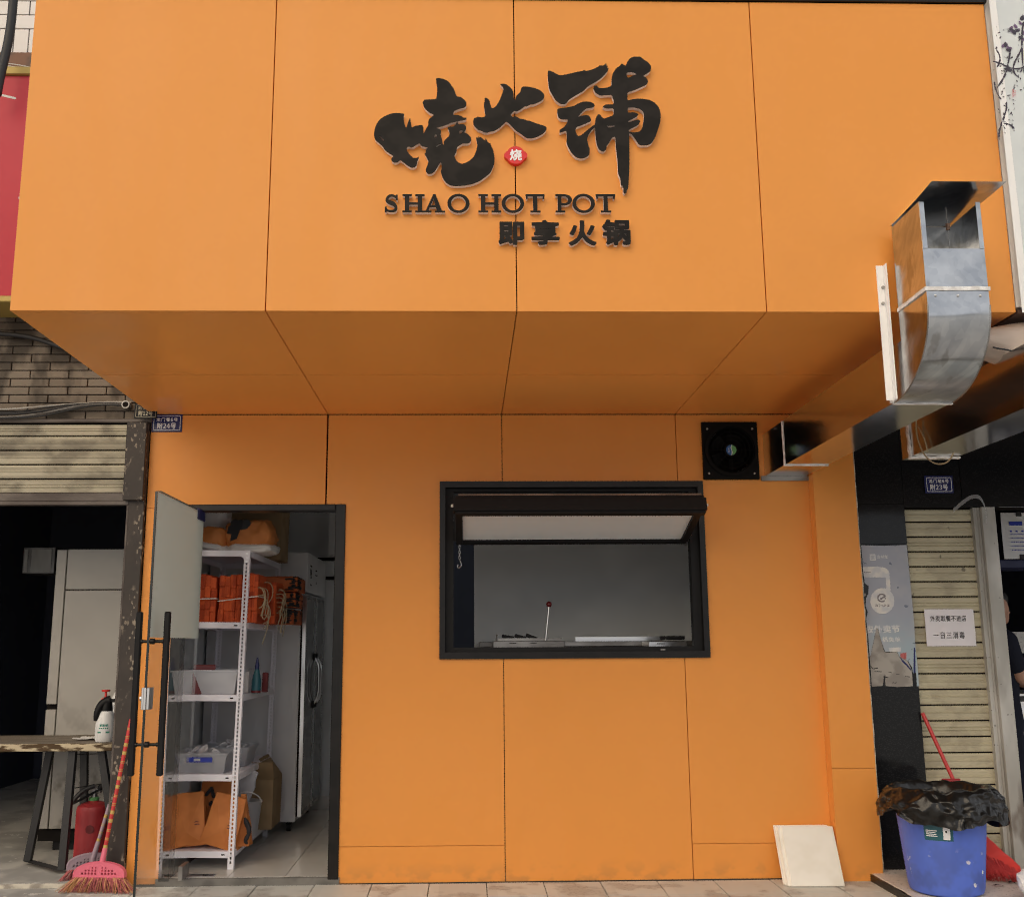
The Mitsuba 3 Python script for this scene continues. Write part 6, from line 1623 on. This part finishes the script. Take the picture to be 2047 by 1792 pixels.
def dab(px, py, w, hgt, rot, n=10):
    c = bq(px, py)
    s = .0021
    pts = [(c[0] + s * (w * math.cos(t) * math.cos(rot) - hgt * math.sin(t) * math.sin(rot)) * ri.uniform(.6, 1.25), c[1] + s * (w * math.cos(t) * math.sin(rot) + hgt * math.sin(t) * math.cos(rot)) * ri.uniform(.6, 1.25)) for t in np.linspace(0, 2 * math.pi, n + 1)[:-1]]
    return Polygon(pts).buffer(0)


twigs = [[(1990, 118), (2010, 125), (2028, 132), (2050, 130)], [(1998, 170), (2006, 158), (2013, 145), (2020, 118), (2024, 96)], [(2016, 200), (2013, 225), (2004, 250), (2002, 275)], [(2046, 85), (2036, 112), (2030, 138), (2040, 150)], [(1996, 95), (2003, 110), (1998, 128)], [(2012, 242), (2022, 244), (2032, 252)], [(1992, 160), (1997, 180), (2004, 192)], [(2052, 40), (2046, 90), (2050, 140)]]
for t in twigs:
    q = spline([(*bq(*p), 0) for p in t], 14)[:, :2]
    for i in range(13):
        ink.append(LineString(q[i:i + 2]).buffer(.0018 + .0032 * ri.random()))
for i in range(105):
    y = ri.uniform(45, 262)
    x = ri.uniform(1990, 2056) if y < 175 else ri.uniform(1998, 2034)
    ink.append(dab(x, y, ri.uniform(1.2, 4.6), ri.uniform(.7, 2.2), ri.uniform(0, 3.1)))
for px, py, n in ((2033, 52, 6), (2052, 34, 5), (2014, 92, 3), (2050, 66, 3)):
    for i in range(n * 2):
        a_ = ri.uniform(0, 6.28)
        (vio if i % 3 else ink).append(dab(px + 7 * math.cos(a_), py + 7 * math.sin(a_), 7, 4, a_))
ink.append(dab(2020, 134, 12, 4.5, -.2))


def lay(poly, off):
    """print that follows the wrinkled sheet"""
    out = []
    for g in getattr(poly, 'geoms', [poly]):
        if g.geom_type == 'Polygon' and g.area > 1e-7:
            v, f = trimesh.creation.triangulate_polygon(g, engine='earcut')
            out.append(trimesh.Trimesh(np.c_[v[:, 0], 0 * v[:, 0], v[:, 1]], f, process=False))
    m = join(out).subdivide_to_size(.03)
    sheetm = ban(BX + .036, 5.6, BZ0, 5.6, YF - .030, .05, 120, 140, 3).vertices.reshape(120, 140, 3)
    from scipy.ndimage import map_coordinates
    u = (m.vertices[:, 0] - BX - .036) / (5.6 - BX - .036) * 119
    w = (m.vertices[:, 2] - BZ0) / (5.6 - BZ0) * 139
    y = map_coordinates(sheetm[:, :, 1], [np.clip(u, 0, 119), np.clip(w, 0, 139)], order=1)
    return trimesh.Trimesh(np.c_[m.vertices[:, 0], y - off, m.vertices[:, 2]], m.faces, process=False)


part(bnr, 'ink_print', lay(unary_union(ink), .004), 'mat_flower_ink', label='black ink blossoms and twigs')
part(bnr, 'violet_print', lay(unary_union(vio).difference(unary_union(ink)), .005), 'mat_flower_violet')
seal = [dab(2029, 176 + 4 * j + 0, 2.2, 1.4, .3 * j) for j in range(4)] + [dab(2033, 178 + 4 * j, 2.0, 1.2, -.4 * j) for j in range(3)]
part(bnr, 'seal_print', lay(unary_union(seal), .005), 'mat_badge_red', label='small red seal mark')
# under the banner: sagging awning, a brown sheet and the neighbour's duct
solid('brown_underside', 'stained brown sheet metal underside of the box beneath the banner', 'soffit', crumple(box(BX + .006, 5.6, YF + .02, -.02, BZ0 + .012, BZ0 + .03), .012, 2.2, 4, .12), 'mat_brown_sheet', smooth=35)


def tarp(u, v):
    th = v * 2 * math.pi
    x = 2.47 + 3.0 * u
    r = .050 + .80 * np.minimum(u, .25) + .012 * np.sin(9 * u)
    yc = YF + .12 - .03 * u
    zc = 2.985 - .42 * np.minimum(u, .25)
    p = np.c_[x, yc + r * 1.2 * np.cos(th), zc + r * .92 * np.sin(th)]
    q = np.c_[x * 2.5, np.cos(th) * .8, np.sin(th) * .8]
    p[:, 1:] += ((meshkit.fbm(q * 1.6, 3, 4) - .5) * .05)[:, None] * np.c_[np.cos(th), np.sin(th)]
    return p


tarp_m = grid(tarp, 60, 40)
k = thing('awning_roll', 'stained beige rolled awning tied beneath the banner at the right edge', 'awning')
part(k, 'canvas', join([tarp_m, trimesh.Trimesh(np.vstack([tarp_m.vertices[:40], tarp_m.vertices[:40].mean(0)]), [(i, (i + 1) % 40, 40) for i in range(40)], process=False)]), 'mat_tarp', smooth=40)
a = [at(x, y, Y=YF - .03) for x, y in ((1984, 694), (2004, 698), (2022, 702), (2050, 722), (2090, 750))]
part(k, 'cord', tube(spline(a, 18), .0045, 5), 'mat_cable')
# neighbour's duct
nd = thing('neighbour_duct', 'second metal duct with a rough sealed end above the right number plate', 'duct')
NY_ = -1.10
e = at(1820, 912, Y=NY_)
NX0, NZ0 = e[0], e[2]
part(nd, 'run', box(NX0, NX0 + .285, -2.9, NY_ + .12, NZ0, NZ0 + .30), 'mat_mirror_steel')
part(nd, 'end_sealant', join([crumple(box(NX0 - .012, NX0 - .001, NY_ - .016, NY_ + .012, NZ0 - .01, NZ0 + .20), .008, 22, 1, .02), crumple(box(NX0 - .012, NX0 + .29, NY_ - .016, NY_ + .016, NZ0 - .013, NZ0 - .001), .008, 22, 2, .02)]), 'mat_sealant')
for x in (.02, .24):
    part(nd, 'hanger', box(NX0 + x, NX0 + x + .02, -1.60, -1.58, NZ0 + .3005, 3.095), 'mat_steel_dark')
a = [at(x, y, X=NX0 - .02) for x, y in ((1831, 838), (1832, 868), (1840, 895), (1858, 920), (1880, 927), (1898, 918), (1905, 905))]
solid('loose_wire', 'loose pale wire looping down from the end of the second duct', 'wire', tube(spline(a, 26), .0042, 6), 'mat_string')
a = [at(x, y, X=NX0 - .016) for x, y in ((1833, 850), (1843, 868), (1850, 888), (1853, 903))]
solid('loose_wire', 'shorter pale wire beside the loop at the end of the second duct', 'wire', tube(spline(a, 14), .0035, 6), 'mat_string')
c = at(2046, 872, Y=-1.6)
# dark interior on the right: pinned sheets, blue edge, steel worktop and a person
a, b = at(1998, 1024, Y=.7), at(2075, 1116, Y=.7)
k = thing('pinned_sheet', 'dim printed sheet hanging in the dark shop right of the steel post', 'paper')
part(k, 'sheet', crumple(box(a[0], b[0], .70, .703, b[2], a[2]), .006, 4, 3, .05), 'mat_fridge_white')
part(k, 'print', join([box(a[0] + .06, a[0] + .16, .693, .695, a[2] - .10, a[2] - .07), box(a[0] + .18, b[0] - .02, .693, .695, a[2] - .095, a[2] - .08)] + [box(a[0] + .06 + .045 * i, a[0] + .075 + .045 * i, .693, .695, a[2] - .15, a[2] - .138) for i in range(5)] + [box(a[0] + .06, b[0] - .03, .693, .695, a[2] - .17 - .03 * i, a[2] - .166 - .03 * i) for i in range(5)]), 'mat_blue_label')
for z_ in (a[2] - .03, b[2] - .004):
    part(k, 'clip', box(a[0] + .12, a[0] + .16, .690, .704, z_, z_ + .036), 'mat_ink')
a, b = at(1996, 1118, Y=.75), at(2090, 1134, Y=.75)
solid('blue_shelf', 'dark blue shelf edge below the printed sheet in the right hand shop', 'shelf', cbox(a[0] - .05, b[0] + .3, .75, 1.1, b[2], a[2], .004), 'mat_dim_blue')
k = thing('steel_worktop', 'steel worktop with a panelled front in the dark shop at the right edge', 'counter')
a, b = at(1998, 1385, Y=.75), at(2046, 1475, Y=.75)
wz = a[2]
part(k, 'top', cbox(a[0] - .02, 5.6, .72, 1.30, wz - .02, wz, .003), 'mat_steel_bright')
part(k, 'frame', join([box(a[0], a[0] + .07, .75, .80, FZ_, wz - .0205), box(a[0] + .07, 5.6, .75, .80, wz - .06, wz - .0205), box(a[0] + .07, 5.6, .75, .80, .50, .54)]), 'mat_frame_black')
part(k, 'panel', box(a[0] + .0705, 5.6, .79, .80, .541, wz - .061), 'mat_steel_bright')
a, b = at(2014, 1262, Y=2.0), at(2046, 1300, Y=2.0)
solid('pale_board', 'pale board behind the person in the dark shop at the right', 'board', box(a[0] - .3, a[0] + 1.2, 2.0, 2.02, b[2] - .02, a[2]), 'mat_galvanised')

# ---- the person in the dark shop: standing side on behind the worktop, reaching to the right
pe = thing('person', 'person in a dark t-shirt reaching over the worktop, half hidden by the steel post', 'person')


def skin_mesh(joints, bones, edge=.02, it=6):
    out = m3.Manifold()
    for a, b in bones:
        (pa, ra), (pb, rb) = joints[a], joints[b]
        out += m3.Manifold.hull_points(np.vstack([ball(pa, ra, 2).vertices, ball(pb, rb, 2).vertices]))
    out = out.refine_to_length(edge)
    w = out.to_mesh()
    m = trimesh.Trimesh(w.vert_properties[:, :3].astype(float), w.tri_verts, process=True)
    trimesh.smoothing.filter_taubin(m, iterations=it)
    return m


sh_ = at(1999, 1276, Y=.56)                                    # near shoulder
px0, pz0 = sh_[0] - .02, sh_[2]
ty = .62
el = np.array([px0 + .10, .50, pz0 - .27])
wr = np.array([px0 + .26, .62, max(wz + .05, pz0 - .36)])
J = {'hip': ((px0 - .02, ty, .93), .15), 'waist': ((px0 - .02, ty, 1.10), .135), 'chest': ((px0 - .01, ty, pz0 - .10), .15), 'neck0': ((px0 + .0, ty, pz0 + .03), .075), 'neck': ((px0 + .02, ty, pz0 + .09), .055), 'head': ((px0 + .03, ty, pz0 + .22), .095), 'chin': ((px0 + .075, ty, pz0 + .15), .05), 'crown': ((px0 + .02, ty, pz0 + .25), .098),
     'nose': ((px0 + .128, ty, pz0 + .195), .014), 'brow': ((px0 + .10, ty, pz0 + .225), .03),
     'sn': ((px0, ty - .17, pz0 - .02), .062), 'sf': ((px0, ty + .17, pz0 - .02), .062), 'en': (el, .045), 'wn': (wr, .030), 'ef': (el + [.02, .26, .0], .045), 'wf': (wr + [.06, .12, .0], .030),
     'kn': ((px0 + .0, ty - .09, .52), .07), 'kf': ((px0, ty + .09, .52), .07), 'an': ((px0 - .02, ty - .09, .12), .048), 'af': ((px0 - .02, ty + .09, .12), .048), 'hn': ((px0 - .02, ty - .08, .88), .10), 'hf': ((px0 - .02, ty + .08, .88), .10), 'tn': ((px0 + .12, ty - .09, .085), .036), 'tf': ((px0 + .12, ty + .09, .085), .036)}
B = [('hip', 'waist'), ('waist', 'chest'), ('chest', 'neck0'), ('neck0', 'neck'), ('neck', 'head'), ('head', 'chin'), ('head', 'crown'), ('head', 'brow'), ('brow', 'nose'), ('chest', 'sn'), ('chest', 'sf'), ('sn', 'en'), ('en', 'wn'), ('sf', 'ef'), ('ef', 'wf'), ('hip', 'hn'), ('hip', 'hf'), ('hn', 'kn'), ('kn', 'an'), ('hf', 'kf'), ('kf', 'af'), ('an', 'tn'), ('af', 'tf'), ('sn', 'neck0'), ('sf', 'neck0')]
for s, w0 in (('n', wr), ('f', wr + [.06, .12, .0])):
    d = np.array([.8, .1, -.12]) if s == 'n' else np.array([.85, -.1, -.1])
    d /= np.linalg.norm(d)
    side = np.cross([0, 0, 1], d)
    J['p' + s] = (w0 + d * .055, .026)
    J['q' + s] = (w0 + d * .085 + side * .018, .020)
    J['r' + s] = (w0 + d * .085 - side * .018, .020)
    B += [('w' + s, 'p' + s), ('p' + s, 'q' + s), ('p' + s, 'r' + s), ('q' + s, 'r' + s)]
    for i, (o, ln) in enumerate(((-.030, .060), (-.010, .072), (.010, .068), (.029, .052))):
        b0 = w0 + d * .088 + side * o
        b1 = b0 + d * ln * .55 + [0, 0, -.004]
        b2 = b1 + d * ln * .40 + [0, 0, -.018]
        for n_, c_, r_ in (('a', b0, .0092), ('b', b1, .0085), ('c', b2, .0075)):
            J[f'f{s}{i}{n_}'] = (c_, r_)
        B += [(f'f{s}{i}a', f'f{s}{i}b'), (f'f{s}{i}b', f'f{s}{i}c'), ('p' + s, f'f{s}{i}a')]
    tb0 = w0 + d * .035 - side * .022
    J['u' + s], J['v' + s] = (tb0, .012), (tb0 + d * .045 - side * .028 + [0, 0, -.008], .009)
    B += [('u' + s, 'v' + s), ('w' + s, 'u' + s)]
part(pe, 'body', skin_mesh(J, B, .012, 4), 'mat_skin', smooth=True)
G_ = lambda k_, e_: (J[k_][0], J[k_][1] + e_)
sl = np.array(J['sn'][0]) * .35 + np.array(J['en'][0]) * .65
sl2 = np.array(J['sf'][0]) * .35 + np.array(J['ef'][0]) * .65
JS = {'hip': G_('hip', .018), 'waist': G_('waist', .018), 'chest': G_('chest', .018), 'neck0': G_('neck0', .012), 'sn': G_('sn', .022), 'sf': G_('sf', .022), 'cn': (sl, .072), 'cf': (sl2, .072)}
part(pe, 't_shirt', skin_mesh(JS, [('hip', 'waist'), ('waist', 'chest'), ('chest', 'neck0'), ('chest', 'sn'), ('chest', 'sf'), ('sn', 'cn'), ('sf', 'cf'), ('sn', 'neck0'), ('sf', 'neck0')], .02, 3), 'mat_cloth_dark', smooth=True)
JT = {k_: G_(k_, .02) for k_ in ('hip', 'hn', 'hf', 'kn', 'kf', 'an', 'af')}
JT['an'] = ((J['an'][0][0], J['an'][0][1], .16), .065)
JT['af'] = ((J['af'][0][0], J['af'][0][1], .16), .065)
part(pe, 'trousers', skin_mesh(JT, [('hip', 'hn'), ('hip', 'hf'), ('hn', 'kn'), ('kn', 'an'), ('hf', 'kf'), ('kf', 'af')], .025, 3), 'mat_cloth_dark', smooth=True)
JH = {'a': ((px0 + .0, ty, pz0 + .26), .100), 'b': ((px0 - .03, ty, pz0 + .19), .085), 'c': ((px0 + .06, ty, pz0 + .29), .072)}
part(pe, 'hair', skin_mesh(JH, [('a', 'b'), ('a', 'c')], .015, 3), 'mat_hair', smooth=True)
for s in (-1, 1):
    part(pe, 'ear', ball((0, 0, 0), 1, 2).apply_scale((.018, .010, .030)).apply_translation((px0 + .02, ty + s * .094, pz0 + .19)), 'mat_skin', smooth=True)
    part(pe, 'eye', ball((px0 + .115, ty + s * .034, pz0 + .207), .011, 2), 'mat_hair', smooth=True)
